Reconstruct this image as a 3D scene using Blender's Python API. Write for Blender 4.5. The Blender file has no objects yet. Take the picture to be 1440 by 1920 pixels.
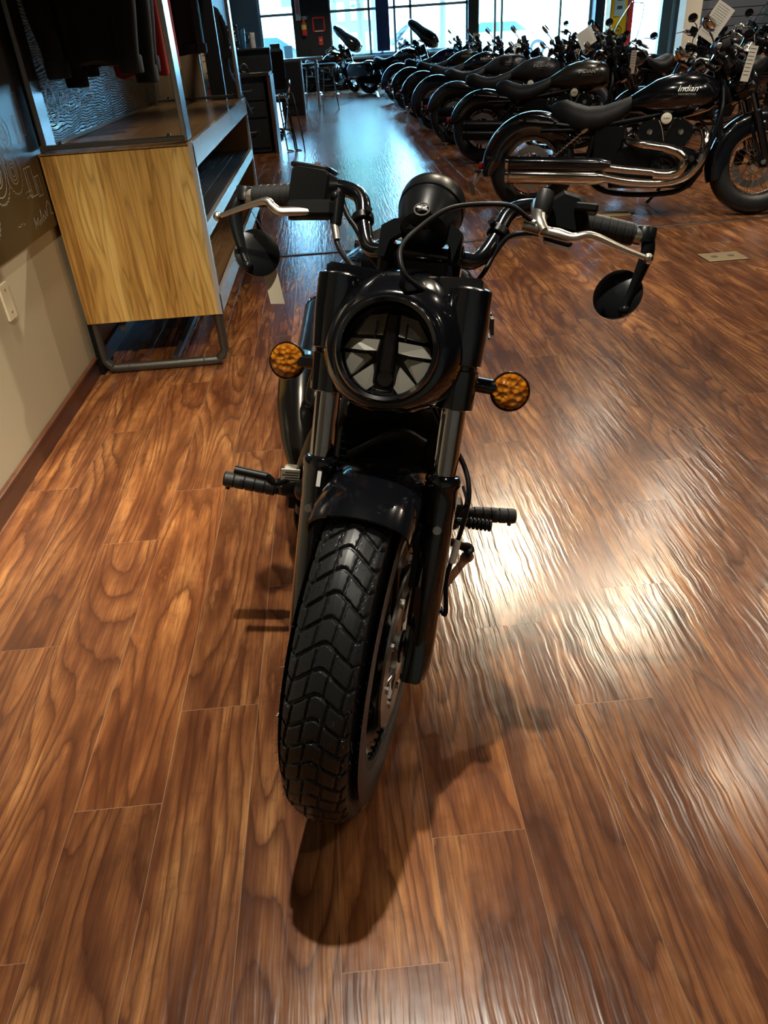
import bpy, math, random
import numpy as np
from math import radians, sin, cos, pi, sqrt, atan2
from mathutils import Vector, Matrix, Euler

random.seed(7)
rng = np.random.default_rng(7)
scene = bpy.context.scene
COL = scene.collection

# ------------------------------------------------------------------ camera
cam_d = bpy.data.cameras.new('camera')
cam = bpy.data.objects.new('camera', cam_d)
COL.objects.link(cam)
cam.location = (0, 0, 1.25)
cam.rotation_euler = (0.991248, 0.058762, -0.0734516)
cam_d.sensor_fit = 'VERTICAL'
cam_d.sensor_height = 36.0
cam_d.lens = 36.0 * 1379.1 / 1920.0
cam_d.clip_start = 0.05
cam_d.clip_end = 400
scene.camera = cam

# ------------------------------------------------------------------ colour management / world
scene.view_settings.view_transform = 'Standard'
scene.view_settings.look = 'None'
scene.view_settings.gamma = 1.0
scene.view_settings.use_curve_mapping = False
scene.view_settings.exposure = -0.08
scene.cycles.use_denoising = True
scene.cycles.max_bounces = 7
scene.cycles.diffuse_bounces = 3
scene.cycles.glossy_bounces = 4
scene.cycles.transmission_bounces = 6
scene.cycles.sample_clamp_indirect = 6.0
scene.cycles.blur_glossy = 0.3
scene.cycles.caustics_reflective = False
scene.cycles.caustics_refractive = False

world = bpy.data.worlds.new('daylight')
scene.world = world
world.use_nodes = True
wn = world.node_tree.nodes
wn['Background'].inputs[0].default_value = (0.27, 0.66, 1.0, 1)
wn['Background'].inputs[1].default_value = 34.0

# ------------------------------------------------------------------ lamps of the showroom (ceiling spots) and added fill spots
LAMPS = []
def spot(x, y, z, power, col=(1.0, 0.86, 0.64), size=110, blend=0.6, rad=0.035, tx=0.0, ty=0.0):
    d = bpy.data.lights.new('ceiling_and_fill_spot', 'SPOT')
    d.energy = power
    d.color = col
    d.spot_size = radians(size)
    d.spot_blend = blend
    d.shadow_soft_size = rad
    o = bpy.data.objects.new('ceiling_and_fill_spot', d)
    o.location = (x, y, z)
    dirv = Vector((tx - x, ty - y, -z))
    o.rotation_euler = dirv.to_track_quat('-Z', 'Y').to_euler()
    COL.objects.link(o)
    LAMPS.append((x, y, z, dirv.normalized()))
WARM = (1.0, 0.84, 0.60)
NEUT = (1.0, 0.92, 0.78)
spot(0.03, 1.25, 3.15, 330, NEUT, 74, 0.6, 0.030, 0.10, 0.95)     # almost straight above the motorcycle
spot(1.33, 5.76, 3.2, 330, WARM, 84, 0.5, 0.035, 0.4, 1.2)
spot(2.28, 4.82, 3.2, 160, WARM, 84, 0.6, 0.04, 1.0, 1.4)
spot(-0.98, 1.25, 3.2, 280, WARM, 40, 1.0, 0.04, -1.20, 1.6)
spot(-0.92, 2.20, 3.2, 260, WARM, 40, 1.0, 0.04, -1.18, 2.6)
spot(-0.30, -0.60, 3.2, 480, WARM, 34, 0.8, 0.04, -0.95, 2.9)
spot(3.99, 3.60, 3.2, 100, WARM, 100, 0.6, 0.05, 2.4, 3.4)
spot(2.2, 0.6, 3.2, 35, WARM, 90, 0.6, 0.05, 1.2, 1.0)
spot(0.95, -0.35, 3.1, 48, NEUT, 16, 0.5, 0.03, 0.06, 1.12)  # narrow fill spot added to brighten the headlight
spot(8.8, 13.2, 3.3, 420, (1.0, .93, .84), 70, 0.7, 0.04, 9.0, 17.0)  # fill spot added to brighten the slatted wall
spot(4.6, 7.0, 3.3, 220, (1.0, .92, .80), 80, 0.6, 0.02, 4.2, 9.6)  # fill spot added to light the second row
spot(3.0, 10.0, 3.3, 180, (1.0, .92, .80), 80, 0.6, 0.02, 3.9, 12.2)  # another added fill, for the second row farther back
spot(0.6, 19.3, 3.3, 200, WARM, 60, 0.7, 0.03, -0.1, 21.6)  # fill spot added to lift the dark pillar
spot(0.1, 8.9, 3.3, 140, WARM, 70, 0.7, 0.03, -1.0, 11.0)  # added fill for the dim desk area
spot(0.2, 13.8, 3.3, 90, WARM, 70, 0.7, 0.03, -0.4, 16.4)
for (lx, ly, tx_, ty_) in ((1.5, 3.3, 2.2, 5.2), (3.2, 3.0, 2.8, 5.0), (0.9, 4.4, 1.6, 5.8), (2.4, 4.1, 2.4, 5.6), (3.4, 4.6, 3.2, 5.4), (1.0, 7.0, 1.9, 8.3), (2.0, 9.4, 2.2, 10.2), (2.2, 12.2, 2.3, 13.0)):
    spot(lx, ly, 3.3, 70, (1.0, .92, .80), 44, 0.6, 0.02, tx_, ty_)  # small fill spots added for brightness and sparkle on the row
spot(-0.25, 4.9, 3.3, 90, WARM, 60, 0.7, 0.03, -0.85, 6.9)  # fill spot added to light the front of the display column
for (lx, ly, pw) in ((4.0, 11.3, 160), (7.4, 12.6, 160), (2.9, 8.1, 90), (5.4, 7.0, 200), (1.9, 5.2, 30), (3.2, 6.4, 90), (2.6, 3.2, 40), (4.2, 5.0, 130), (-1.7, 8.4, 60), (-.9, 13.0, 40)):
    spot(lx, ly, 3.3, pw, (1.0, 0.88, 0.70), 120, 0.6, 0.03, lx, ly - .6)
for (lx, ly) in ((3.2, 15.0), (6.4, 15.6), (8.6, 9.5), (5.0, 18.5), (9.5, 14.0)):
    spot(lx, ly, 3.3, 170, (1.0, 0.9, 0.76), 120, 0.6, 0.03, lx, ly - .5)

# ------------------------------------------------------------------ materials
def mat(name, col, rough=0.5, metal=0.0, coat=0.0, coat_rough=0.03, spec=0.5, emis=None, estr=0.0, trans=0.0, ior=1.45, alpha=1.0, sheen=0.0):
    m = bpy.data.materials.new(name)
    m.use_nodes = True
    b = m.node_tree.nodes['Principled BSDF']
    b.inputs['Base Color'].default_value = (*col, 1)
    b.inputs['Roughness'].default_value = rough
    b.inputs['Metallic'].default_value = metal
    b.inputs['Coat Weight'].default_value = coat
    b.inputs['Coat Roughness'].default_value = coat_rough
    b.inputs['Specular IOR Level'].default_value = spec
    b.inputs['Transmission Weight'].default_value = trans
    b.inputs['IOR'].default_value = ior
    b.inputs['Alpha'].default_value = alpha
    b.inputs['Sheen Weight'].default_value = sheen
    if emis:
        b.inputs['Emission Color'].default_value = (*emis, 1)
        b.inputs['Emission Strength'].default_value = estr
    return m

class NT:
    def __init__(s, m):
        s.m = m; s.t = m.node_tree; s.n = s.t.nodes; s.l = s.t.links
        s.b = s.n['Principled BSDF']
    def add(s, typ, **kw):
        nd = s.n.new(typ)
        for k, v in kw.items():
            setattr(nd, k, v)
        return nd
    def link(s, a, b): s.l.new(a, b)
    def math(s, op, a, b=None, c=None, clamp=False):
        nd = s.add('ShaderNodeMath', operation=op, use_clamp=clamp)
        for i, x in enumerate((a, b, c)):
            if x is None: continue
            if isinstance(x, (int, float)): nd.inputs[i].default_value = x
            else: s.link(x, nd.inputs[i])
        return nd.outputs[0]
    def pos(s): return s.add('ShaderNodeNewGeometry').outputs['Position']
    def obj(s): return s.add('ShaderNodeTexCoord').outputs['Object']
    def sep(s, v):
        nd = s.add('ShaderNodeSeparateXYZ'); s.link(v, nd.inputs[0]); return nd.outputs
    def comb(s, x, y, z):
        nd = s.add('ShaderNodeCombineXYZ')
        for i, q in enumerate((x, y, z)):
            if isinstance(q, (int, float)): nd.inputs[i].default_value = q
            else: s.link(q, nd.inputs[i])
        return nd.outputs[0]
    def noise(s, vec, scale, detail=2, rough=0.5, dist=0.0):
        nd = s.add('ShaderNodeTexNoise')
        nd.inputs['Scale'].default_value = scale
        nd.inputs['Detail'].default_value = detail
        nd.inputs['Roughness'].default_value = rough
        nd.inputs['Distortion'].default_value = dist
        s.link(vec, nd.inputs['Vector'])
        return nd.outputs['Fac']
    def ramp(s, fac, stops, mode='LINEAR'):
        nd = s.add('ShaderNodeValToRGB')
        cr = nd.color_ramp; cr.interpolation = mode
        while len(cr.elements) < len(stops): cr.elements.new(0.5)
        for e, (p, c) in zip(cr.elements, stops):
            e.position = p
            e.color = (*c, 1) if len(c) == 3 else c
        s.link(fac, nd.inputs[0])
        return nd.outputs[0]
    def mix(s, fac, a, b, blend='MIX'):
        nd = s.add('ShaderNodeMix', data_type='RGBA', blend_type=blend)
        if isinstance(fac, (int, float)): nd.inputs[0].default_value = fac
        else: s.link(fac, nd.inputs[0])
        for i, x in ((6, a), (7, b)):
            if isinstance(x, tuple): nd.inputs[i].default_value = (*x, 1)
            else: s.link(x, nd.inputs[i])
        return nd.outputs[2]
    def bump(s, h, strength=0.3, dist=0.002):
        nd = s.add('ShaderNodeBump')
        nd.inputs['Strength'].default_value = strength
        nd.inputs['Distance'].default_value = dist
        s.link(h, nd.inputs['Height'])
        s.link(nd.outputs[0], s.b.inputs['Normal'])

def grainy(name, col, rough, nscale=400, strength=0.15, dist=0.0006, **kw):
    m = mat(name, col, rough, **kw); t = NT(m)
    t.bump(t.noise(t.obj(), nscale, 2), strength, dist)
    return m

PW = 0.1385 * 1.25      # plank width
PL = 0.974 * 1.25       # plank length
def floor_material():
    m = mat('plank_floor', (0.2, 0.08, 0.03), 0.3); t = NT(m)
    P = t.sep(t.pos())
    xs = t.math('MULTIPLY_ADD', P[0], 1.0 / PW, 0.5704)      # seams where fraction = 0
    ix = t.math('FLOOR', xs)
    fx = t.math('FRACT', xs)
    # end-joint offset of every plank row (measured for the rows near the camera)
    known = {-6: .815, -5: .170, -4: .524, -3: .749, -2: .938, -1: .30, 0: .469, 1: .642, 2: .107, 3: .865, 4: .192, 5: .501, 6: .688, 7: .850}
    stops = []
    r2 = random.Random(3)
    for k in range(32):
        v = known.get(k - 12, r2.random() * 0.97) / 0.974
        stops.append((k / 32.0, (v, v, v)))
    modu = t.math('FRACT', t.math('MULTIPLY_ADD', ix, 1 / 32.0, 12.5 / 32.0))
    off = t.ramp(modu, stops, 'CONSTANT')
    ys = t.math('SUBTRACT', t.math('MULTIPLY', P[1], 1.0 / PL), off)
    iy = t.math('FLOOR', ys)
    fy = t.math('FRACT', ys)
    wn_ = t.add('ShaderNodeTexWhiteNoise', noise_dimensions='2D')
    t.link(t.comb(ix, iy, 0.0), wn_.inputs['Vector'])
    rnd = wn_.outputs['Value']; rc = t.sep(wn_.outputs['Color'])
    # grain space, shifted per plank
    gx = t.math('ADD', P[0], t.math('MULTIPLY', rc[0], 13.0))
    gy = t.math('ADD', P[1], t.math('MULTIPLY', rc[1], 31.0))
    warp = t.noise(t.comb(gx, t.math('MULTIPLY', gy, 0.28), rc[2]), 22.0, 3, 0.6)
    base = t.noise(t.comb(gx, t.math('MULTIPLY', gy, 0.10), rnd), 5.6, 1, 0.4, 0.25)
    cont = t.math('ADD', t.math('MULTIPLY', base, 19.0), t.math('MULTIPLY', warp, 0.8))
    ring = t.math('FRACT', cont)
    ring = t.math('MAXIMUM', t.math('POWER', t.math('SUBTRACT', 1.0, ring), 3.0), t.math('POWER', ring, 14.0))
    fine = t.noise(t.comb(t.math('MULTIPLY', gx, 1.0), t.math('MULTIPLY', gy, 0.035), 0.0), 190.0, 3, 0.7)
    broad = t.noise(t.comb(gx, t.math('MULTIPLY', gy, 0.16), 4.0), 13.0, 3, 0.6)
    mott = t.noise(t.comb(gx, gy, 7.0), 16.0, 4, 0.65)
    c = t.ramp(broad, [(0.28, (0.085, 0.028, 0.012)), (0.42, (0.19, 0.068, 0.026)), (0.54, (0.31, 0.125, 0.045)), (0.68, (0.50, 0.235, 0.090))])
    c = t.mix(t.math('MULTIPLY', ring, 0.85), c, (0.075, 0.023, 0.011))
    c = t.mix(t.math('MULTIPLY', t.math('SUBTRACT', fine, 0.42, clamp=True), 2.6, clamp=True), c, (0.085, 0.030, 0.015))
    c = t.mix(t.math('MULTIPLY', t.math('SUBTRACT', mott, 0.53, clamp=True), 2.4, clamp=True), c, (0.10, 0.038, 0.018))
    tone = t.ramp(rnd, [(0.0, (0.72, 0.68, 0.68)), (0.5, (0.98, 0.97, 0.95)), (1.0, (1.22, 1.18, 1.06))])
    c = t.mix(1.0, c, tone, 'MULTIPLY')
    # seams
    ex = t.math('MULTIPLY', t.math('MINIMUM', fx, t.math('SUBTRACT', 1.0, fx)), PW)
    ey = t.math('MULTIPLY', t.math('MINIMUM', fy, t.math('SUBTRACT', 1.0, fy)), PL)
    e = t.math('MINIMUM', ex, ey)
    seam = t.math('LESS_THAN', e, 0.0007)
    c = t.mix(t.math('MULTIPLY', seam, 0.55), c, t.mix(t.noise(t.pos(), 3.0), (0.05, 0.02, 0.01), (0.75, 0.5, 0.32)))
    t.link(c, t.b.inputs['Base Color'])
    # embossed wood texture
    wv = t.noise(t.comb(t.math('ADD', gx, t.math('MULTIPLY', t.noise(t.comb(gx, t.math('MULTIPLY', gy, 1.0), 2.0), 9.0, 1), 0.020)), t.math('MULTIPLY', gy, 0.055), 3.0), 62.0, 2, 0.5)
    h = t.math('ADD', t.math('MULTIPLY', wv, 1.0), t.math('MULTIPLY', fine, 0.10))
    h = t.math('SUBTRACT', h, t.math('MULTIPLY', t.math('LESS_THAN', e, 0.0014), 0.5))
    t.bump(h, 0.60, 0.0026)
    r = t.math('MULTIPLY_ADD', t.noise(t.pos(), 40.0, 2), 0.08, 0.18)
    t.link(r, t.b.inputs['Roughness'])
    t.b.inputs['Specular IOR Level'].default_value = 0.85
    return m

def wood_material(name, axis_len, axis_across, ramp_cols, rough=0.4, across_scale=11.0, bands=0.16, contrast=1.0):
    m = mat(name, (0.5, 0.3, 0.1), rough); t = NT(m)
    P = t.sep(t.pos())
    A, B = P[axis_across], P[axis_len]
    idx = t.math('FLOOR', t.math('ADD', t.math('MULTIPLY', A, 1.0 / bands), 0.35))
    wn_ = t.add('ShaderNodeTexWhiteNoise', noise_dimensions='1D'); t.link(idx, wn_.inputs['W'])
    rn = wn_.outputs['Value']
    sh = t.math('MULTIPLY', rn, 9.0)
    A2 = t.math('ADD', A, sh)
    slow = t.noise(t.comb(A2, t.math('MULTIPLY', B, 0.10), 0.0), across_scale, 2, 0.5, 0.4)
    streak = t.noise(t.comb(A2, t.math('MULTIPLY', B, 0.03), 5.0), across_scale * 9, 3, 0.7)
    ring = t.math('FRACT', t.math('MULTIPLY', slow, 9.0))
    ring = t.math('POWER', t.math('ABSOLUTE', t.math('MULTIPLY_ADD', ring, 2.0, -1.0)), 3.0)
    f = t.math('ADD', t.math('MULTIPLY', slow, 0.55), t.math('MULTIPLY', streak, 0.45))
    f = t.math('ADD', f, t.math('MULTIPLY_ADD', rn, 0.16, -0.08))
    c = t.ramp(f, ramp_cols)
    c = t.mix(t.math('MULTIPLY', ring, 0.28 * contrast), c, tuple(x * 0.45 for x in ramp_cols[0][1]))
    t.link(c, t.b.inputs['Base Color'])
    return m

M = {}
M['gloss'] = mat('gloss_black_paint', (0.0035, 0.004, 0.0055), 0.16, 0.0, 1.0, 0.02)
M['satin'] = grainy('satin_black', (0.005, 0.006, 0.007), 0.33, 900, 0.08, spec=0.22)
M['matte'] = grainy('matte_black', (0.012, 0.012, 0.013), 0.62, 700, 0.1)
M['rubber'] = grainy('rubber', (0.010, 0.011, 0.012), 0.48, 900, 0.12)
M['tread'] = mat('tyre_rubber', (0.012, 0.013, 0.014), 0.38, spec=0.45)
M['chrome'] = mat('chrome', (0.80, 0.78, 0.74), 0.07, 1.0)
M['warmchrome'] = mat('exhaust_chrome', (0.72, 0.66, 0.58), 0.10, 1.0)
M['steel'] = mat('brushed_steel', (0.50, 0.48, 0.45), 0.30, 1.0)
M['alu'] = grainy('satin_aluminium', (0.62, 0.58, 0.52), 0.30, 1200, 0.05, metal=1.0)
M['darkmetal'] = mat('dark_metal', (0.05, 0.05, 0.055), 0.35, 1.0)
M['pipe'] = mat('black_exhaust', (0.012, 0.0115, 0.010), 0.22, 0.6, 0.3, 0.2)
M['hose'] = mat('hose_black', (0.006, 0.006, 0.007), 0.42, spec=0.25)
M['forkchrome'] = mat('fork_chrome', (0.40, 0.40, 0.41), 0.05, 1.0)
M['amber'] = mat('amber_lens', (0.95, 0.36, 0.025), 0.06, 0, 0.6, 0.03, trans=0.5, ior=1.3)
_t = NT(M['amber']); _v = _t.add('ShaderNodeTexVoronoi'); _v.inputs['Scale'].default_value = 105.0; _t.link(_t.obj(), _v.inputs['Vector']); _t.bump(_v.outputs['Distance'], 0.9, 0.006)
_t.link(_t.ramp(_v.outputs['Distance'], [(0.0, (1.0, 0.46, 0.05)), (0.45, (0.80, 0.25, 0.012)), (0.8, (0.40, 0.09, 0.004))]), _t.b.inputs['Base Color'])
M['amberback'] = mat('amber_reflector', (0.95, 0.62, 0.25), 0.22, 0.8)
M['red'] = mat('red_lens', (0.55, 0.01, 0.015), 0.12, 0, 0.8)
def clear(name, tint=(1, 1, 1)):
    m = bpy.data.materials.new(name); m.use_nodes = True; n = m.node_tree.nodes; l = m.node_tree.links
    n.remove(n['Principled BSDF']); out = n['Material Output']
    tr = n.new('ShaderNodeBsdfTransparent'); tr.inputs[0].default_value = (*tint, 1)
    gl = n.new('ShaderNodeBsdfGlossy'); gl.inputs['Roughness'].default_value = 0.02
    fr = n.new('ShaderNodeFresnel'); fr.inputs[0].default_value = 1.45
    ge = n.new('ShaderNodeNewGeometry'); inv = n.new('ShaderNodeMath'); inv.operation = 'SUBTRACT'; inv.inputs[0].default_value = 1.0; l.new(ge.outputs['Backfacing'], inv.inputs[1])
    mu = n.new('ShaderNodeMath'); mu.operation = 'MULTIPLY'; l.new(fr.outputs[0], mu.inputs[0]); l.new(inv.outputs[0], mu.inputs[1])
    mx = n.new('ShaderNodeMixShader'); l.new(mu.outputs[0], mx.inputs[0]); l.new(tr.outputs[0], mx.inputs[1]); l.new(gl.outputs[0], mx.inputs[2]); l.new(mx.outputs[0], out.inputs[0])
    return m
M['glass'] = clear('clear_lens')
M['reflector'] = mat('lamp_reflector', (0.30, 0.29, 0.25), 0.35, 0.45)
M['leather'] = grainy('seat_leather', (0.008, 0.008, 0.009), 0.50, 500, 0.25, 0.0008, spec=0.25)
M['paper'] = mat('paper', (0.62, 0.60, 0.52), 0.8)
M['ink'] = mat('ink', (0.03, 0.03, 0.03), 0.7)
M['silverpaint'] = mat('silver_lettering', (0.50, 0.48, 0.44), 0.35, 0.8)
M['whitepaint'] = mat('white_paint', (0.75, 0.74, 0.70), 0.5)
M['cream'] = mat('cream_enamel', (0.80, 0.76, 0.60), 0.35)
M['mattegrey'] = mat('matte_grey_paint', (0.028, 0.028, 0.031), 0.40, 0.3)
M['bronze'] = mat('bronze_paint', (0.034, 0.030, 0.025), 0.32, 0.5, 0.5, 0.15)
M['navy'] = mat('navy_paint', (0.006, 0.010, 0.045), 0.15, 0.2, 1.0)
M['whitewall'] = mat('sandy_tyre', (0.085, 0.078, 0.062), 0.6)
M['mirrorglass'] = mat('mirror_glass', (0.55, 0.58, 0.6), 0.02, 1.0)
M['screen'] = clear('windscreen_acrylic', (0.85, 0.9, 0.92))

# ------------------------------------------------------------------ mesh collector
def V(*a): return Vector(a)
class MB:
    def __init__(s): s.v = []; s.f = []; s.T = None
    def addm(s, vs, fs):
        o = len(s.v)
        if s.T is not None: vs = [s.T @ Vector(p) for p in vs]
        s.v += [tuple(p) for p in vs]; s.f += [tuple(i + o for i in f) for f in fs]
        return s
    def box(s, c, d, R=None, ch=0.0):
        x, y, z = d[0] / 2, d[1] / 2, d[2] / 2
        c = Vector(c)
        if ch <= 0:
            pts = [V(a * x, b * y, e * z) for e in (-1, 1) for (a, b) in ((-1, -1), (1, -1), (1, 1), (-1, 1))]
            fs = [(0, 3, 2, 1), (4, 5, 6, 7), (0, 1, 5, 4), (1, 2, 6, 5), (2, 3, 7, 6), (3, 0, 4, 7)]
        else:
            ch = min(ch, x * .9, y * .9, z * .9)
            idx = {}; pts = []
            for sx in (-1, 1):
                for sy in (-1, 1):
                    for sz in (-1, 1):
                        for k, p in (('x', V(sx * x, sy * (y - ch), sz * (z - ch))), ('y', V(sx * (x - ch), sy * y, sz * (z - ch))), ('z', V(sx * (x - ch), sy * (y - ch), sz * z))):
                            idx[(sx, sy, sz, k)] = len(pts); pts.append(p)
            fs = []
            for a in (-1, 1):
                fs.append(tuple(idx[(a, p, q, 'x')] for p, q in (((-1, -1), (1, -1), (1, 1), (-1, 1)) if a > 0 else ((-1, -1), (-1, 1), (1, 1), (1, -1)))))
                fs.append(tuple(idx[(p, a, q, 'y')] for p, q in (((-1, -1), (-1, 1), (1, 1), (1, -1)) if a > 0 else ((-1, -1), (1, -1), (1, 1), (-1, 1)))))
                fs.append(tuple(idx[(p, q, a, 'z')] for p, q in (((-1, -1), (1, -1), (1, 1), (-1, 1)) if a > 0 else ((-1, -1), (-1, 1), (1, 1), (1, -1)))))
            for a in (-1, 1):
                for b in (-1, 1):
                    fs.append((idx[(a, b, -1, 'x')], idx[(a, b, 1, 'x')], idx[(a, b, 1, 'y')], idx[(a, b, -1, 'y')]))
                    fs.append((idx[(a, -1, b, 'x')], idx[(a, 1, b, 'x')], idx[(a, 1, b, 'z')], idx[(a, -1, b, 'z')]))
                    fs.append((idx[(-1, a, b, 'y')], idx[(1, a, b, 'y')], idx[(1, a, b, 'z')], idx[(-1, a, b, 'z')]))
                    for e in (-1, 1):
                        fs.append((idx[(a, b, e, 'x')], idx[(a, b, e, 'y')], idx[(a, b, e, 'z')]))
        if R is not None: pts = [R @ p for p in pts]
        return s.addm([c + p for p in pts], fs)
    def rings(s, rings, cap=(True, True), closed=True):
        n = len(rings[0]); vs = [p for r in rings for p in r]; fs = []
        for i in range(len(rings) - 1):
            for j in range(n if closed else n - 1):
                k = (j + 1) % n
                fs.append((i * n + j, i * n + k, (i + 1) * n + k, (i + 1) * n + j))
        if cap[0]: fs.append(tuple(reversed(range(n))))
        if cap[1]: fs.append(tuple((len(rings) - 1) * n + j for j in range(n)))
        return s.addm(vs, fs)
    def cyl(s, a, b, r0, r1=None, n=20, cap=(True, True)):
        a, b = Vector(a), Vector(b); r1 = r0 if r1 is None else r1
        d = (b - a).normalized(); u = d.orthogonal().normalized(); w = d.cross(u)
        R = lambda c, r: [c + r * (cos(t) * u + sin(t) * w) for t in [2 * pi * i / n for i in range(n)]]
        return s.rings([R(a, r0), R(b, r1)], cap)
    def lathe(s, prof, o, ax, n=28, cap=(True, True)):
        """prof: list of (distance along axis, radius)"""
        o, d = Vector(o), Vector(ax).normalized(); u = d.orthogonal().normalized(); w = d.cross(u)
        return s.rings([[o + d * h + max(r, 1e-5) * (cos(t) * u + sin(t) * w) for t in [2 * pi * i / n for i in range(n)]] for h, r in prof], cap)
    def torus(s, o, ax, R, r, n=40, m=10, sx=1.0):
        o, d = Vector(o), Vector(ax).normalized(); u = d.orthogonal().normalized(); w = d.cross(u)
        rg = []
        for i in range(n + 1):
            t = 2 * pi * i / n; e = cos(t) * u + sin(t) * w
            rg.append([o + e * (R + r * cos(q)) + d * r * sx * sin(q) for q in [2 * pi * k / m for k in range(m)]])
        return s.rings(rg, (False, False))
    def tube(s, pts, r, n=12, sub=6, cap=(True, True), flat=1.0, up=None):
        P = catmull(pts, sub) if sub > 1 else [Vector(p) for p in pts]
        rr = r if isinstance(r, (list, tuple)) else None
        m = len(P); rg = []
        t0 = (P[1] - P[0]).normalized()
        u = Vector(up) if up is not None else t0.orthogonal()
        u = (u - t0 * u.dot(t0)).normalized()
        for i in range(m):
            t = (P[min(i + 1, m - 1)] - P[max(i - 1, 0)]).normalized()
            u = (u - t * u.dot(t)).normalized(); w = t.cross(u)
            if rr:
                f = i / (m - 1) * (len(rr) - 1); k = min(int(f), len(rr) - 2); ri = rr[k] + (rr[k + 1] - rr[k]) * (f - k)
            else: ri = r
            rg.append([P[i] + ri * (cos(q) * u * flat + sin(q) * w) for q in [2 * pi * k / n for k in range(n)]])
        return s.rings(rg, cap)
    def ell(s, c, rad, n=20, m=12, R=None, zlo=-1.0, zhi=1.0):
        c = Vector(c); rg = []
        for i in range(m + 1):
            zz = zlo + (zhi - zlo) * i / m
            ph = math.asin(max(-1, min(1, zz))) if (zlo > -1 or zhi < 1) else -pi / 2 + pi * i / m
            ring = []
            for k in range(n):
                t = 2 * pi * k / n
                p = V(rad[0] * max(cos(ph), 1e-4) * cos(t), rad[1] * max(cos(ph), 1e-4) * sin(t), rad[2] * sin(ph))
                ring.append(c + (R @ p if R is not None else p))
            rg.append(ring)
        return s.rings(rg)
    def prism(s, poly, o, ex, ey, depth):
        """poly 2d points extruded along ex x ey by depth, centred"""
        o, ex, ey = Vector(o), Vector(ex).normalized(), Vector(ey).normalized(); ez = ex.cross(ey)
        a = [o + ex * p[0] + ey * p[1] - ez * depth / 2 for p in poly]
        b = [p + ez * depth for p in a]
        return s.rings([a, b])
    def bevprism(s, poly, o, ex, ey, depth, bv):
        o, ex, ey = Vector(o), Vector(ex).normalized(), Vector(ey).normalized(); ez = ex.cross(ey)
        cx = sum(p[0] for p in poly) / len(poly); cy = sum(p[1] for p in poly) / len(poly)
        def ring(k, h):
            out = []
            for p in poly:
                dx, dy = p[0] - cx, p[1] - cy; L = sqrt(dx * dx + dy * dy) or 1
                f = max(0.05, (L - k) / L)
                out.append(o + ex * (cx + dx * f) + ey * (cy + dy * f) + ez * h)
            return out
        h = depth / 2
        return s.rings([ring(bv, -h), ring(0, -h + bv), ring(0, h - bv), ring(bv, h)])
    def build(s, name, m, parent=None, smooth=35, bevel=0.0, sub=0, world=None):
        me = bpy.data.meshes.new(name)
        me.from_pydata(s.v, [], s.f); me.validate(); me.update()
        import bmesh
        bm = bmesh.new(); bm.from_mesh(me); bmesh.ops.recalc_face_normals(bm, faces=bm.faces); bm.to_mesh(me); bm.free()
        if smooth is not None:
            me.shade_smooth()
            if smooth < 180: me.set_sharp_from_angle(angle=radians(smooth))
        if isinstance(m, str): m = M[m]
        me.materials.append(m)
        o = bpy.data.objects.new(name, me); COL.objects.link(o)
        if parent is not None: o.parent = parent
        if bevel > 0:
            b = o.modifiers.new('bevel', 'BEVEL'); b.width = bevel; b.segments = 2; b.limit_method = 'ANGLE'
        if sub:
            b = o.modifiers.new('sub', 'SUBSURF'); b.levels = sub; b.render_levels = sub
        return o

def catmull(pts, sub):
    P = [Vector(p) for p in pts]
    if len(P) < 3: 
        return [P[0].lerp(P[-1], i / sub) for i in range(sub + 1)]
    E = [P[0] * 2 - P[1]] + P + [P[-1] * 2 - P[-2]]
    out = []
    for i in range(1, len(E) - 2):
        a, b, c, d = E[i - 1], E[i], E[i + 1], E[i + 2]
        for k in range(sub):
            t = k / sub
            out.append(0.5 * ((2 * b) + (c - a) * t + (2 * a - 5 * b + 4 * c - d) * t * t + (3 * b - a - 3 * c + d) * t ** 3))
    out.append(P[-1]); return out

def arc(r, a0, a1, n): return [(r * cos(radians(a0 + (a1 - a0) * i / n)), r * sin(radians(a0 + (a1 - a0) * i / n))) for i in range(n + 1)]
def rrect(w, h, r, n=5):
    out = []
    for cx, cy, a in ((w / 2 - r, h / 2 - r, 0), (-w / 2 + r, h / 2 - r, 90), (-w / 2 + r, -h / 2 + r, 180), (w / 2 - r, -h / 2 + r, 270)):
        out += [(cx + r * cos(radians(a + 90 * k / n)), cy + r * sin(radians(a + 90 * k / n))) for k in range(n + 1)]
    return out

def text_geo(txt, size, shear=0.0, ext=0.0006, bold=0.0, align='CENTER'):
    cu = bpy.data.curves.new('lettering', 'FONT'); cu.body = txt; cu.size = size; cu.extrude = ext; cu.shear = shear
    cu.offset = bold; cu.align_x = align; cu.align_y = 'CENTER'; cu.resolution_u = 3
    o = bpy.data.objects.new('lettering', cu); COL.objects.link(o)
    bpy.context.view_layer.update()
    me = bpy.data.meshes.new_from_object(o.evaluated_get(bpy.context.evaluated_depsgraph_get()))
    vs = [v.co.copy() for v in me.vertices]; fs = [tuple(p.vertices) for p in me.polygons]
    bpy.data.objects.remove(o); bpy.data.curves.remove(cu); bpy.data.meshes.remove(me)
    return vs, fs
def text_on(mb, txt, size, o, ex, ey, **kw):
    vs, fs = text_geo(txt, size, **kw)
    o, ex, ey = Vector(o), Vector(ex).normalized(), Vector(ey).normalized(); ez = ex.cross(ey)
    return mb.addm([o + ex * p.x + ey * p.y + ez * p.z for p in vs], fs)

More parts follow.
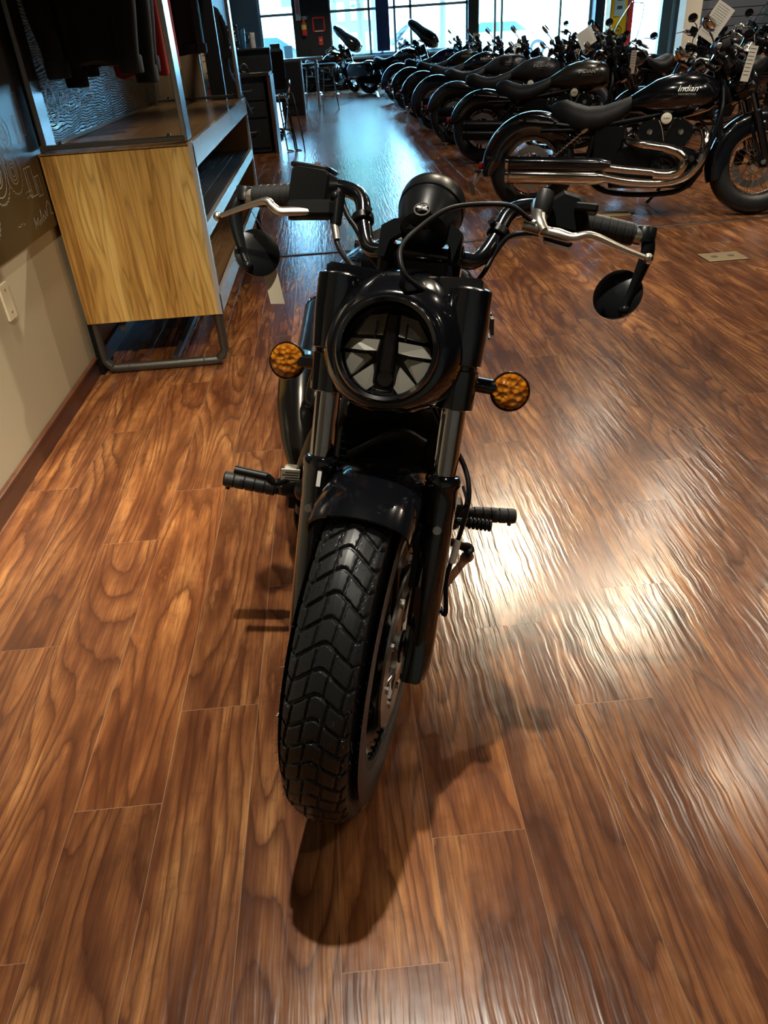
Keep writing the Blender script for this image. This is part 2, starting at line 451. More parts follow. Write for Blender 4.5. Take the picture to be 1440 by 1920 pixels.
def tag(o, label=None, cat=None, group=None, kind=None):
    if label: o['label'] = label
    if cat: o['category'] = cat
    if group: o['group'] = group
    if kind: o['kind'] = kind
    return o
def empty(name, mw=None, loc=None, rz=0.0):
    o = bpy.data.objects.new(name, None); COL.objects.link(o)
    o.empty_display_size = 0.1
    if mw is not None: o.matrix_world = mw
    else: o.location = loc or (0, 0, 0); o.rotation_euler = (0, 0, rz)
    return o
def kids(o): return [c for c in bpy.data.objects if c.parent == o]
def copy_tree(o, parent=None, table=None):
    if table is None:
        table = {}
        for c in bpy.data.objects:
            if c.parent: table.setdefault(c.parent.name, []).append(c)
    c = o.copy(); COL.objects.link(c)
    if parent is not None: c.parent = parent
    for ch in table.get(o.name, []): copy_tree(ch, c, table)
    return c

# ------------------------------------------------------------------ motorcycles
RAKE = 0.5023
AX = 0.318
def steer_matrix(turn=0.0):
    """steering frame: x = forward (square to the fork), y = left, z = up the fork; origin at the front axle"""
    u = V(-sin(RAKE), 0, cos(RAKE)); v = V(cos(RAKE), 0, sin(RAKE)); y = V(0, 1, 0)
    R = Matrix.Rotation(turn, 3, u)
    v, y = R @ v, R @ y
    pivot = V(0, 0, AX) + u * 0.6
    o = pivot - u * 0.6
    return Matrix(((v.x, y.x, u.x, o.x), (v.y, y.y, u.y, o.y), (v.z, y.z, u.z, o.z), (0, 0, 0, 1)))

TYRE_PROF = [(.052, .206), (.058, .216), (.064, .235), (.0665, .258), (.064, .278), (.0585, .2935), (.052, .3015), (.044, .3075), (.034, .3125), (.022, .3165), (.010, .3192), (0, .320)]
def tyre_plain(mb, wide=1.0, n=72):
    prof = [(-a * wide, r) for a, r in TYRE_PROF] + [(a * wide, r) for a, r in TYRE_PROF[-2::-1]]
    T = mb
    rg = []
    for i in range(n + 1):
        t = 2 * pi * i / n
        rg.append([V(r * cos(t), a, r * sin(t)) for a, r in prof])
    T.rings(rg, (False, False), closed=False)
    # circumferential grooves as dark rings are left to the rubber; sipes:
    return T

def tread_tyre():
    """tyre with chevron grooves, in wheel coordinates (x forward, y left, z up)"""
    n = 1500
    side = np.array([(a, r) for a, r in TYRE_PROF])
    s_c = np.linspace(-0.0585, 0.0585, 79)
    ar, rr = side[::-1][:, 0], side[::-1][:, 1]
    r_c = np.interp(np.abs(s_c), ar, rr)
    left = side[:5]
    S = np.concatenate([-left[:, 0], s_c, left[::-1][:, 0]]); Rr = np.concatenate([left[:, 1], r_c, left[::-1][:, 1]])
    th = np.linspace(0, 2 * pi, n, endpoint=False)
    TH, SS = np.meshgrid(th, S, indexing='ij'); RR = np.broadcast_to(Rr, TH.shape).copy()
    p = 2 * pi * 0.32 / 54
    a = TH * 0.32
    q = np.abs(SS)
    g = -0.80 * (np.sqrt(q ** 2 + 0.0055 ** 2) - 0.0055)
    g = g + np.where(q > 0.043, (q - 0.043) * 1.9, 0)
    t = (a - g) / p
    d1 = np.abs(t - np.round(t)) * p
    band = np.floor(t).astype(int) % 2
    sets = (np.array([-.0435, -.0165, .0115, .0375]), np.array([-.0375, -.0115, .0165, .0435]))
    d2 = np.full(TH.shape, 1.0)
    for b in (0, 1):
        for x in sets[b]:
            sk = x + 0.004 * (t - np.floor(t) - .5)
            d2 = np.where(band == b, np.minimum(d2, np.abs(SS - sk)), d2)
    sm = lambda x: np.clip(x, 0, 1) ** 2 * (3 - 2 * np.clip(x, 0, 1))
    dep = np.maximum(0.0058 * sm((0.0042 - d1) / 0.0022), 0.0042 * sm((0.0026 - d2) / 0.0016))
    dep *= sm((0.0575 - q) / 0.004)
    RR -= dep
    X = RR * np.cos(TH); Z = RR * np.sin(TH)
    vs = np.stack([X, SS, Z], -1).reshape(-1, 3)
    m = len(S)
    i = np.arange(n)[:, None]; j = np.arange(m - 1)[None]
    i2 = (i + 1) % n
    fs = np.stack([i * m + j, i * m + j + 1, i2 * m + j + 1, i2 * m + j], -1).reshape(-1, 4)
    return vs, fs, Rr, S

def add_nubs(mb):
    r3 = random.Random(5)
    for row, (s, r, pitch) in enumerate(((-.0625, .287, .0105), (.0625, .287, .0105), (-.055, .299, .018), (.055, .299, .018), (-.046, .307, .0187), (.046, .307, .0187), (-.028, .315, .0187), (.028, .315, .0187), (-.004, .320, .0374), (.008, .3198, .0374), (-.017, .318, .0374), (.018, .318, .0374))):
        n = int(2 * pi * .32 / pitch)
        for k in range(n):
            if r3.random() < 0.12: continue
            t = 2 * pi * (k + r3.uniform(-.2, .2)) / n
            out = V(cos(t), s * 9, sin(t)).normalized(); tip = (out + V(r3.uniform(-.6, .6), r3.uniform(-.3, .3), r3.uniform(-.6, .6))).normalized()
            b = V(r * cos(t), s + r3.uniform(-.001, .001), r * sin(t))
            mb.cyl(b - out * .001, b + tip * r3.uniform(.004, .009), .00035, .00012, 3, (False, False))

def rim_geo(mb, w=0.05):
    prof = [(-w, .209), (-w + .004, .216), (-w + .009, .204), (-w + .02, .196), (0, .190), (w - .02, .196), (w - .009, .204), (w - .004, .216), (w, .209), (w - .006, .203), (w - .022, .188), (0, .181), (-w + .022, .188), (-w + .006, .203), (-w, .209)]
    n = 64
    rg = [[V(r * cos(2 * pi * i / n), a, r * sin(2 * pi * i / n)) for a, r in prof] for i in range(n + 1)]
    mb.rings(rg, (False, False), closed=False)
def hub_geo(mb):
    mb.lathe([(-.075, .012), (-.075, .030), (-.045, .034), (-.04, .052), (-.034, .052), (-.03, .028), (.03, .028), (.034, .052), (.04, .052), (.045, .034), (.075, .030), (.075, .012)], (0, 0, 0), (0, 1, 0), 28)
def spokes_wire(mb, n=40):
    for k in range(n):
        sd = 1 if k % 2 else -1
        a = 2 * pi * k / n; b = a + (0.42 if (k // 2) % 2 else -0.42)
        mb.cyl((.050 * cos(a), sd * .037, .050 * sin(a)), (.190 * cos(b), sd * .012, .190 * sin(b)), .0019, None, 5)
def spokes_cast(mb, n=7):
    for k in range(n):
        a = 2 * pi * k / n
        for q in (-.13, .13):
            p0 = V(.045 * cos(a + q), 0, .045 * sin(a + q)); p1 = V(.192 * cos(a + q * .8), 0, .192 * sin(a + q * .8))
            d = (p1 - p0).normalized(); w = V(-d.z, 0, d.x)
            rg = []
            for f, ww, tt in ((0, .012, .020), (.5, .008, .015), (1, .011, .017)):
                c = p0.lerp(p1, f)
                rg.append([c + w * ww + V(0, tt, 0), c - w * ww + V(0, tt, 0), c - w * ww - V(0, tt, 0), c + w * ww - V(0, tt, 0)])
            mb.rings(rg)
def disc_geo(mb, y, R=.149, r=.098, n=72):
    prof_o = []
    rg = []
    for i in range(n + 1):
        t = 2 * pi * i / n
        Ro = R - (.003 if (i // 3) % 2 else 0)
        rg.append([V(Ro * cos(t), y - .0022, Ro * sin(t)), V(Ro * cos(t), y + .0022, Ro * sin(t)), V(r * cos(t), y + .0022, r * sin(t)), V(r * cos(t), y - .0022, r * sin(t)), V(Ro * cos(t), y - .0022, Ro * sin(t))])
    mb.rings(rg, (False, False), closed=False)
def disc_carrier(mb, y, r=.098, n=8):
    for k in range(n):
        a = 2 * pi * k / n
        mb.cyl((.045 * cos(a), y, .045 * sin(a)), ((r + .004) * cos(a + .25), y, (r + .004) * sin(a + .25)), .007, .005, 6)
        mb.cyl(((r + .006) * cos(a + .25), y - .006, (r + .006) * sin(a + .25)), ((r + .006) * cos(a + .25), y + .006, (r + .006) * sin(a + .25)), .009, None, 10)
    mb.lathe([(-.006, .03), (-.006, .052), (.006, .052), (.006, .03)], (0, y, 0), (0, 1, 0), 24, (False, False))

def make_wheel(name, root, T, style, tyre_mat, hero=False, wide=1.0, disc_side=1, rim_mat='gloss', spoke_mat='gloss'):
    w = MB(); w.T = T; rim_geo(w, .05 * wide); wo = w.build(name, rim_mat, root)
    if hero:
        vs, fs, Rr, S = tread_tyre()
        b = MB(); b.T = T; b.addm([Vector(p) for p in vs], [tuple(f) for f in fs]); 
        add_nubs(b)
        b.build('tyre', tyre_mat, wo, smooth=50)
        c = MB(); c.T = T
        text_on(c, '6', .018, (.272 * cos(radians(-14)), -.0668, .272 * sin(radians(-14))), (.1, 0, 1), (1, 0, .1))
        tag(c.build('chalk_mark', 'whitepaint', wo), 'white crayon mark on the tyre sidewall')
    else:
        b = MB(); b.T = T; tyre_plain(b, wide); b.build('tyre', tyre_mat, wo, smooth=50)
    h = MB(); h.T = T; hub_geo(h); h.build('hub', 'satin' if not spoke_mat == 'chrome' else 'chrome', wo)
    s = MB(); s.T = T
    if style == 'wire': spokes_wire(s)
    else: spokes_cast(s)
    s.build('spokes', spoke_mat, wo)
    d = MB(); d.T = T; disc_geo(d, disc_side * .066); disc_carrier(d, disc_side * .066); d.build('brake_disc', 'steel', wo)
    return wo

def fk(u): return .03 + .144 * (u + .02)     # how far the fork legs stand ahead of the axle, square to the fork

def fender_geo(mb, R, a0, a1, hw, drop, thick=.004, n=36, lip=0.0, crown=.027):
    """fender around the wheel axle in wheel coordinates; angles in degrees from x axis towards z"""
    prof = []
    m = 12
    for k in range(m + 1):
        t = -1 + 2 * k / m
        y = hw * sin(t * pi / 2) if True else hw * t
        prof.append((y, R - crown * (1 - cos(t * pi / 2)) * 1.6))
    prof = [(-hw, prof[0][1] - drop)] + prof + [(hw, prof[-1][1] - drop)]
    inner = [(y * .965, r - thick) for y, r in reversed(prof)]
    rg = []
    for i in range(n + 1):
        a = radians(a0 + (a1 - a0) * i / n)
        e = min(i, n - i) / n
        k = 1.0
        P = []
        for q, (y, r) in enumerate(prof + inner):
            rr = r
            side = (q in (0, len(prof) - 1) or q in (len(prof), len(prof) + len(inner) - 1))
            if side and e < .12: rr = r + drop * (1 - e / .12) * .7
            P.append(V(rr * cos(a), y, rr * sin(a)))
        rg.append(P)
    mb.rings(rg)

def front_end(root, T, o):
    """everything that turns with the handlebar"""
    hero = o.get('hero', False)
    paint = o.get('paint', 'gloss')
    Tw = T @ Matrix.Rotation(-RAKE * 0, 4, 'Y')
    wheel = make_wheel('front_wheel', root, T, o.get('wheel', 'cast'), 'tread', hero, 1.0, 1, o.get('rim', 'gloss'), o.get('spoke', 'gloss'))
    fh = .106
    # fork legs
    for s in (-1, 1):
        m = MB(); m.T = T
        a, b = V(fk(-.045), s * fh, -.045), V(fk(.325), s * fh, .325)
        m.lathe([(0, .016), (0.004, .019), (.02, .024), (.06, .0275), (.30, .0275), (.33, .029), (.352, .029), (.356, .0305), (.366, .0305), (.372, .027), (.3735, .0215)], a, b - a, 24)
        # axle clamp running back to the axle, tapering foot
        m.bevprism([(-.045, -.028), (.02, -.052), (.046, -.045), (.05, .05), (.035, .085), (-.02, .05), (-.045, .02)], (.015, s * (fh - .004), .0), (1, 0, 0), (0, 0, 1), .038, .006)
        # flat fin along the inner rear edge
        m.bevprism([(-.03, .06), (-.012, .06), (.008, .24), (-.018, .24)], (fk(.0) - .012, s * (fh - .002), 0), (1, 0, 0), (0, 0, 1), .012, .003)
        so = m.build('fork_slider', 'gloss', root)
        if hero or s < 0:
            bt = MB(); bt.T = T
            bt.cyl((fk(.228) + .02, s * (fh + .005), .232), (fk(.228) + .036, s * (fh + .005), .232), .007, None, 12)
            bt.build('bolt', 'steel', so)
        m = MB(); m.T = T
        m.cyl(V(fk(.31), s * fh, .31), V(fk(.60), s * fh, .60), .0208, None, 28)
        m.build('fork_tube', 'forkchrome', root, smooth=60)
        # collar and shroud over the upper fork
        m = MB(); m.T = T
        a, b = V(fk(.432), s * fh, .432), V(fk(.62), s * fh, .62)
        if o.get('nacelle', True):
            m.lathe([(0, .026), (.002, .031), (.062, .032), (.064, .029), (.070, .029), (.072, .034), (.135, .036), (.186, .034), (.19, .028)], a, b - a, 24)
        else:
            m.lathe([(0, .026), (.002, .030), (.045, .030), (.047, .024), (.15, .024), (.152, .029), (.18, .029), (.184, .02)], a, b - a, 24)
        m.build('fork_shroud', 'gloss', root)
    # fender
    m = MB(); m.T = T
    if o.get('fender', 'bobbed') == 'bobbed': fender_geo(m, .338, 47, 150, .083, .034)
    else: fender_geo(m, .345, -14, 172, .090, .085)
    fo = m.build('front_fender', paint, root, smooth=60)
    for s in (-1, 1):
        m = MB(); m.T = T
        for u_ in (.232, .14):
            m.cyl((fk(u_) + .012, s * .074, u_), (fk(u_) + .012, s * fh, u_), .0075, None, 12)
        m.box((fk(.19) + .008, s * .080, .186), (.02, .010, .12))
        m.build('fender_bracket', 'satin', fo)
    # brake caliper on the left leg
    m = MB(); m.T = T
    m.box((-.065, .075, .095), (.10, .055, .06), Matrix.Rotation(radians(-50), 3, 'Y'), .012)
    m.cyl((-.05, .045, .115), (-.05, .11, .115), .019, None, 14); m.cyl((-.085, .045, .075), (-.085, .11, .075), .019, None, 14)
    m.build('brake_caliper', 'satin', root)
    # axle
    m = MB(); m.T = T
    m.cyl((0, -.128, 0), (0, .128, 0), .011, None, 14); m.cyl((0, -.134, 0), (0, -.126, 0), .016, None, 6)
    m.build('axle', 'steel', root)
    # triple clamps
    m = MB(); m.T = T
    for u_, h in ((.455, .05), (.612, .04)):
        poly = [(.128, -.03), (.132, .0), (.125, .030), (.08, .020), (0, -.01), (-.08, .020), (-.125, .030), (-.132, 0), (-.128, -.03), (-.05, -.09), (.05, -.09)]
        m.bevprism([(y, x) for y, x in poly], (fk(u_) - .01, 0, u_), (0, 1, 0), (1, 0, 0), h, .006)
    m.cyl((fk(.455) - .05, 0, .44), (fk(.6) - .06, 0, .63), .03, None, 20)
    m.build('triple_clamp', 'gloss', root)
    m = MB(); m.T = T; m.box((.002, 0, .652), (.016, .100, .075), None, .004); m.build('dark_void_plate', 'matte', root)  # matte plate added to darken the void between the risers
    # headlamp
    hc = V(.075, 0, .503) if o.get('nacelle', True) else V(.13, 0, .52)
    if o.get('nacelle', True):
        m = MB(); m.T = T
        rg = []
        #  v (forward), centre u, half width, half height up, half height down
        for (vv, cu, w, hu, hd) in ((.182, .502, .078, .078, .078), (.184, .502, .0805, .0805, .0805), (.177, .502, .092, .092, .091), (.155, .503, .107, .110, .097), (.125, .505, .116, .127, .096), (.085, .508, .120, .140, .090), (.045, .512, .119, .143, .082), (.005, .516, .112, .138, .066), (-.035, .52, .095, .120, .045), (-.060, .522, .066, .085, .025)):
            ring = []
            for k in range(48):
                t = 2 * pi * k / 48
                cy, cz = cos(t), sin(t)
                ex = 2.08
                yy = w * (abs(cy) ** (2 / ex)) * (1 if cy > 0 else -1)
                zz = (hu if cz > 0 else hd) * (abs(cz) ** (2 / ex)) * (1 if cz > 0 else -1)
                ring.append(V(vv, yy, cu + zz))
            rg.append(ring)
        m.rings(rg, (False, True))
        no = m.build('headlight_nacelle', paint, root, smooth=80)
        if hero:
            m = MB(); m.T = T
            cpos = V(.158, -.060, .565); nrm = V(.75, -.48, .45).normalized(); ey = (V(0, 0, 1) - nrm * nrm.z).normalized(); ex_ = ey.cross(nrm)
            cpos = V(.1525, -.0735, .560)
            m.torus(cpos, nrm, .014, .0006, 32, 6); 
            text_on(m, '101', .009, cpos, ex_, ey, ext=.0004)
            tag(m.build('emblem', 'mattegrey', no), 'small dark oval badge on the headlight cowl')
        hc = V(.10, 0, .502); fr = .180
    else:
        m = MB(); m.T = T
        m.lathe([(-.10, .02), (-.095, .05), (-.06, .082), (0, .092), (.035, .092), (.045, .088), (.045, .078)], (.10, 0, .51), (1, 0, .12), 36, (True, False))
        no = m.build('headlight_bucket', 'gloss', root, smooth=60)
        hc = V(.10, 0, .51); fr = .145
    m = MB(); m.T = T   # bezel
    m.lathe([(-.012, .070), (.004, .0795), (.012, .080), (.016, .077), (.013, .0712), (-.02, .0705)], (fr, 0, hc.z), (1, 0, 0), 56, (False, False))
    m.build('bezel', 'gloss', no, smooth=60)
    hl = MB(); hl.T = T   # reflector bowl with angular facets
    hl.lathe([(-.055, .001), (-.055, .030), (-.03, .058), (-.004, .069)], (fr, 0, hc.z), (1, 0, 0), 40, (False, False))
    ho = hl.build('headlight', 'darkmetal', no)
    f = MB(); f.T = T
    z0 = hc.z
    def facet(p):  # closed slab in the y-z plane with depth
        a = [V(fr - .016 + q[2] * .7, q[0] * 1.05, z0 + q[1] * 1.06) for q in p]; b = [x + V(-.010, 0, 0) for x in a]
        n_ = len(p); f.addm(a + b, [tuple(range(n_)), tuple(range(2 * n_ - 1, n_ - 1, -1))] + [(i, (i + 1) % n_, n_ + (i + 1) % n_, n_ + i) for i in range(n_)])
    for s in (-1, 1):
        facet([(s * .010, .054, .0), (s * .036, .048, .0), (s * .055, .022, .002), (s * .050, .018, .012), (s * .012, .022, .012)])
        facet([(s * .014, .014, .018), (s * .058, .012, .010), (s * .066, -.004, .014), (s * .034, -.004, .020), (s * .016, -.002, .020)])
        facet([(s * .030, -.008, .010), (s * .066, -.010, .014), (s * .052, -.044, .012), (s * .024, -.012, .004)])
        facet([(s * .020, -.020, .006), (s * .050, -.046, .012), (s * .026, -.062, .014), (s * .014, -.050, .008)])
    f.build('reflector_facets', 'reflector', ho, smooth=None)
    f = MB(); f.T = T
    f.box((fr - .022, 0, z0 + .012), (.03, .020, .09), None, .003)
    for s in (-1, 1):
        f.box((fr - .018, s * .024, z0 + .018), (.022, .003, .05)); f.box((fr - .02, s * .0165, z0 - .045), (.02, .003, .05))
    f.cyl((fr - .04, 0, z0 - .042), (fr - .012, 0, z0 - .042), .014, .012, 20)
    f.build('lamp_divider', 'gloss', ho)
    f = MB(); f.T = T
    f.lathe([(-.006, .0700), (.001, .0695), (.007, .054), (.011, .035), (.013, .012), (.013, 0.0001), (.010, .0001), (.010, .012), (.008, .035), (.004, .054), (-.003, .068)], (fr, 0, hc.z), (1, 0, 0), 48, (False, False))
    f.build('headlight_lens', 'glass', ho, smooth=80)
    # turn signals
    for s in (-1, 1):
        m = MB(); m.T = T
        m.cyl((.073, s * .128, .478), (.073, s * .172, .476), .0125, None, 18)
        m.lathe([(-.034, .006), (-.031, .016), (-.020, .026), (-.004, .0315), (.006, .0325), (.008, .031), (.006, .0295)], (.073, s * .190, .474), (1, 0, -.10), 32, (True, False))
        to = m.build('turn_signal', 'gloss', root, smooth=60)
        m = MB(); m.T = T; c0 = V(.078, s * .190, .4735)
        ax = V(1, 0, -.10).normalized(); e1 = V(0, 1, 0); e2 = ax.cross(e1)
        m.lathe([(-.004, .0295), (.004, .0285), (.007, .022), (.008, .008), (.008, .0002)], c0, ax, 32, (True, False))
        m.build('amber_lens', 'amber', to, smooth=80)
        m = MB(); m.T = T; m.lathe([(-.010, .0005), (-.010, .027), (-.002, .029)], c0, ax, 24, (False, False))
        for (a, b) in [(0, 0)] + [(.0100 * cos(k * pi / 3 + .3), .0100 * sin(k * pi / 3 + .3)) for k in range(6)] + [(.0200 * cos(k * pi / 6), .0200 * sin(k * pi / 6)) for k in range(12)]:
            m.lathe([(0, .0046), (.004, .0040), (.006, .0024), (.0068, .0002)], c0 + e1 * a + e2 * b - ax * .0095, ax, 10, (False, True))
        m.build('amber_reflector', 'amberback', to, smooth=60)
    # handlebar
    bar = o.get('bar', 'low')
    P = [(.005, 0, .690), (.0, .055, .690), (-.012, .095, .694), (-.028, .116, .732), (-.048, .133, .786), (-.058, .165, .805), (-.068, .21, .806), (-.075, .27, .790), (-.085, .36, .784)]
    m = MB(); m.T = T
    full = [(x, -y, z) for x, y, z in reversed(P[1:])] + P
    m.tube(full, .0142, 16, 7)
    hb = m.build('handlebar', 'gloss', root, smooth=60)
    for s in (-1, 1):
        g = MB(); g.T = T
        a, b = V(-.0735, s * .258, .7925), V(-.085, s * .352, .784)
        pr = [(0, .021), (.004, .0225)]
        L = (b - a).length
        for k in range(6):
            x0 = .008 + k * (L - .012) / 6
            pr += [(x0, .0190), (x0 + .0012, .0200), (x0 + (L - .012) / 6 - .0022, .0200), (x0 + (L - .012) / 6 - .001, .0190)]
        g.lathe(pr + [(L, .019)], a, b - a, 22)
        g.build('grip', 'rubber', hb, smooth=30)
        g = MB(); g.T = T; g.lathe([(0, .010), (0, .0155), (.006, .0165), (.014, .0165), (.016, .011), (.03, .011)], b, b - a, 18); g.build('bar_end', 'steel', hb)
    # wiring clips
    for s in (-1, 1):
        g = MB(); g.T = T
        g.lathe([(-.008, .0185), (-.006, .020), (.006, .020), (.008, .0185)], V(-.034, s * .122, .748), V(-.4, s * .30, .95), 20); g.cyl((-.02, s * .112, .757), (-.012, s * .108, .762), .006, None, 10)
        g.build('wiring_clip', 'satin', hb)
    # risers
    for s in (-1, 1):
        m = MB(); m.T = T
        m.box((.006, s * .060, .662), (.034, .024, .085), None, .006); m.box((.006, s * .060, .696), (.046, .026, .030), None, .006)
        m.build('handlebar_riser', 'gloss', root)
    # instrument with bracket
    m = MB(); m.T = T
    gd = V(-.62, 0, .78).normalized(); gc = V(.01, .004, .752)
    m.lathe([(-.055, .010), (-.052, .030), (-.045, .041), (-.005, .0535), (.010, .0545), (.012, .057), (.030, .0575), (.032, .0565), (.040, .0565), (.043, .053), (.040, .049)], gc, gd, 44, (True, False))
    go = m.build('instrument_gauge', 'satin', root, smooth=40)
    m = MB(); m.T = T; m.lathe([(.038, .0001), (.038, .050)], gc, gd, 36, (False, False)); m.build('gauge_glass', 'gloss', go)
    m = MB(); m.T = T   # bridge bracket below the gauge
    arch = [(-.070, .672), (-.070, .722), (-.050, .735), (-.030, .738), (-.026, .765), (.026, .765), (.030, .738), (.050, .735), (.070, .722), (.070, .672), (.058, .672), (.052, .700), (.030, .716), (-.030, .716), (-.052, .700), (-.058, .672)]
    m.rings([[V(x_ + .02 * (z_ - .70), y_, z_) for y_, z_ in arch] for x_ in (.020, .040)])
    m.rings([[V(.042, -.026, .765), V(.042, .026, .765), V(.044, .030, .718), V(.044, -.030, .718)], [V(.060, -.012, .752), V(.060, .012, .752), V(.058, .020, .716), V(.058, -.020, .716)]])
    m.build('gauge_bracket', 'satin', go)
    if hero:
        m = MB(); m.T = T
        bc = V(.0735, .001, .7445); nx = V(.90, 0, .43).normalized(); e1 = V(0, 1, 0); e2 = V(-.43, 0, .90)
        m.torus(bc, nx, .0125, .0014, 32, 8)
        # feathered head emblem
        for k in range(7):
            a = radians(35 + k * 22)
            m.tube([bc + nx * .001 + e1 * (.002 * cos(a)) + e2 * (.002 * sin(a)), bc + nx * .002 + e1 * (.0095 * cos(a)) + e2 * (.0075 * sin(a))], .0011, 6, 3)
        m.ell(bc + nx * .001 - e1 * .004 - e2 * .001, (.0015, .003, .0036), 10, 6)
        tag(m.build('badge', 'steel', go), 'round embossed emblem on the back of the gauge')
    # right hand: brake reservoir, left hand: switches and clutch
    m = MB(); m.T = T
    m.bevprism(rrect(.070, .066, .012), (-.004, -.212, .783), (0, 1, -.06), (.20, .06, 1), .058, .004)
    m.bevprism(rrect(.074, .060, .010), (.0, -.2135, .8165), (0, 1, -.06), (1, 0, -.2), .008, .002)
    m.box((.014, -.205, .742), (.03, .085, .030), Matrix.Rotation(radians(6), 3, 'X'), .006)
    m.cyl((.012, -.160, .775), (.012, -.158, .722), .0125, .010, 14); m.ell((.016, -.163, .768), (.010, .010, .010), 12, 8)
    m.cyl((.018, -.238, .735), (.018, -.236, .722), .007, None, 8)
    m.lathe([(-.018, .020), (-.016, .027), (.016, .027), (.018, .022)], (-.072, -.240, .797), (0, 1, -.05), 24)
    br = m.build('brake_reservoir', 'satin', root)
    m = MB(); m.T = T; m.cyl((.004, -.208, .822), (.006, -.208, .824), .0055, None, 12); m.build('screw', 'steel', br)
    m = MB(); m.T = T
    m.tube([(.020, -.196, .739), (.026, -.235, .733), (.030, -.256, .730), (.030, -.270, .737), (.028, -.283, .745), (.022, -.315, .737), (.010, -.372, .7175)], [.0085, .0095, .009, .0078, .0082, .0068, .0052], 12, 6, flat=.8)
    m.ell((.009, -.379, .7155), (.0085, .0085, .0085), 14, 10)
    m.build('brake_lever', 'alu', root, smooth=60)
    m = MB(); m.T = T
    m.tube([(.020, .196, .746), (.028, .222, .741), (.032, .247, .736), (.033, .268, .742), (.028, .288, .741), (.016, .33, .731), (.004, .368, .7245)], [.008, .0105, .009, .0075, .0078, .0066, .0052], 12, 6, flat=.8)
    m.ell((.003, .374, .7235), (.0085, .0085, .0085), 14, 10)
    m.build('clutch_lever', 'alu', root, smooth=60)
    m = MB(); m.T = T
    m.bevprism([(-.034, -.026), (.034, -.03), (.036, .012), (.02, .034), (-.014, .038), (-.034, .02)], (-.052, .232, .792), (0, 1, -.08), (.1, .08, 1), .058, .008)
    m.box((-.015, .262, .798), (.026, .038, .014), None, .003); m.box((-.03, .225, .745), (.03, .05, .016), Matrix.Rotation(radians(-10), 3, 'X'), .004)
    sw = m.build('switch_housing', 'satin', root)
    m = MB(); m.T = T
    m.tube([(-.045, .186, .805), (-.01, .186, .785), (.018, .19, .758), (.026, .20, .742)], [.017, .014, .012, .010], 12, 5)
    m.cyl((.022, .165, .752), (.024, .215, .742), .010, .008, 14)
    m.build('clutch_perch', 'alu', root)
    m = MB(); m.T = T; m.lathe([(0, .0125), (.004, .0145), (.030, .0155), (.040, .013), (.042, .009)], (.0, .191, .775), (-.05, .03, 1), 18); m.build('rubber_boot', 'rubber', root)
    # bar end mirrors or stalk mirrors
    for s in (-1, 1):
        if o.get('mirrors', 'barend') == 'barend':
            m = MB(); m.T = T
            m.lathe([(-.014, .014), (-.012, .0185), (.012, .0185), (.014, .015)], (-.087, s * .372, .787), (.2, 0, 1), 18)
            if s < 0: pts = [(-.087, s * .374, .790), (-.087, s * .386, .768), (-.090, s * .389, .745), (-.095, s * .380, .712), (-.100, s * .366, .680), (-.100, s * .354, .660)]
            else: pts = [(-.087, s * .372, .795), (-.087, s * .380, .772), (-.090, s * .381, .752), (-.096, s * .374, .715), (-.100, s * .368, .688), (-.100, s * .362, .664)]
            m.tube(pts, [.0125, .0145, .0145, .0115, .0095, .0075], 12, 6, flat=.75)
            m.ell((-.098, pts[-1][1], .657), (.0095, .0095, .0095), 14, 8)
            mo = m.build('mirror_arm', 'satin', root, smooth=60)
            c = V(-.120, s * .346, .688); n_ = V(.86, -s * (-.50 if s < 0 else .22), .12).normalized()
            if s < 0: n_ = V(.80, .58, .10).normalized()
            else: n_ = V(.86, -.46, .10).normalized()
            m = MB(); m.T = T
            m.cyl(V(-.098, pts[-1][1], .657), c + V(0, -s * -.004, -.026), .006, None, 10)
            m.lathe([(-.010, .0001), (-.010, .040), (-.006, .0455), (.0, .0455), (.006, .034), (.009, .018), (.010, .0001)], c, n_, 40, (False, False))
            mh = m.build('mirror_head', 'satin', mo, smooth=60)
        else:
            m = MB(); m.T = T
            m.tube([(-.06, s * .215, .81), (-.07, s * .25, .86), (-.09, s * .30, .885), (-.10, s * .33, .90)], .006, 8, 5)
            m.lathe([(-.022, .01), (-.016, .04), (0, .052), (.004, .052)], (-.10, s * .355, .925), (.95, 0, .3), 28)
            mo = m.build('mirror', 'chrome', root, smooth=60)
            m = MB(); m.T = T; m.lathe([(-.006, .0001), (-.006, .046)], (-.082, s * .355, .930), (-.95, 0, -.3), 28, (False, False)); m.build('mirror_glass', 'mirrorglass', mo)
    # cables
    def cable(pts, r, name='cable', mt='hose', sub=8):
        m = MB(); m.T = T; m.tube(pts, r, 8, sub); return m.build(name, mt, root, smooth=80)
    cable([(.012, -.160, .722), (.02, -.148, .690), (.035, -.128, .665), (.05, -.105, .645), (.05, -.085, .62)], .0048, 'brake_hose')
    if hero:
        m = MB(); m.T = T
        m.cyl((.012, -.160, .724), (.021, -.149, .694), .0075, .006, 12); m.build('hose_fitting', 'alu', root)
        cable([(-.05, -.180, .80), (-.03, -.150, .752), (-.022, -.128, .728), (-.015, -.10, .69), (-.01, -.07, .66)], .0055)
        cable([(.03, .178, .756), (.045, .14, .772), (.05, .09, .768), (.085, .045, .745), (.13, .012, .70), (.175, -.004, .655), (.19, .01, .615), (.165, .035, .60), (.12, .05, .59)], .0042, 'clutch_cable')
        m = MB(); m.T = T; m.cyl((.026, .168, .757), (.030, .184, .753), .0062, .0055, 10); m.build('cable_adjuster', 'alu', root)
        cable([(-.02, .20, .752), (-.01, .165, .747), (-.015, .14, .738), (-.02, .122, .71), (-.01, .11, .675), (-.03, .09, .65)], .0045)
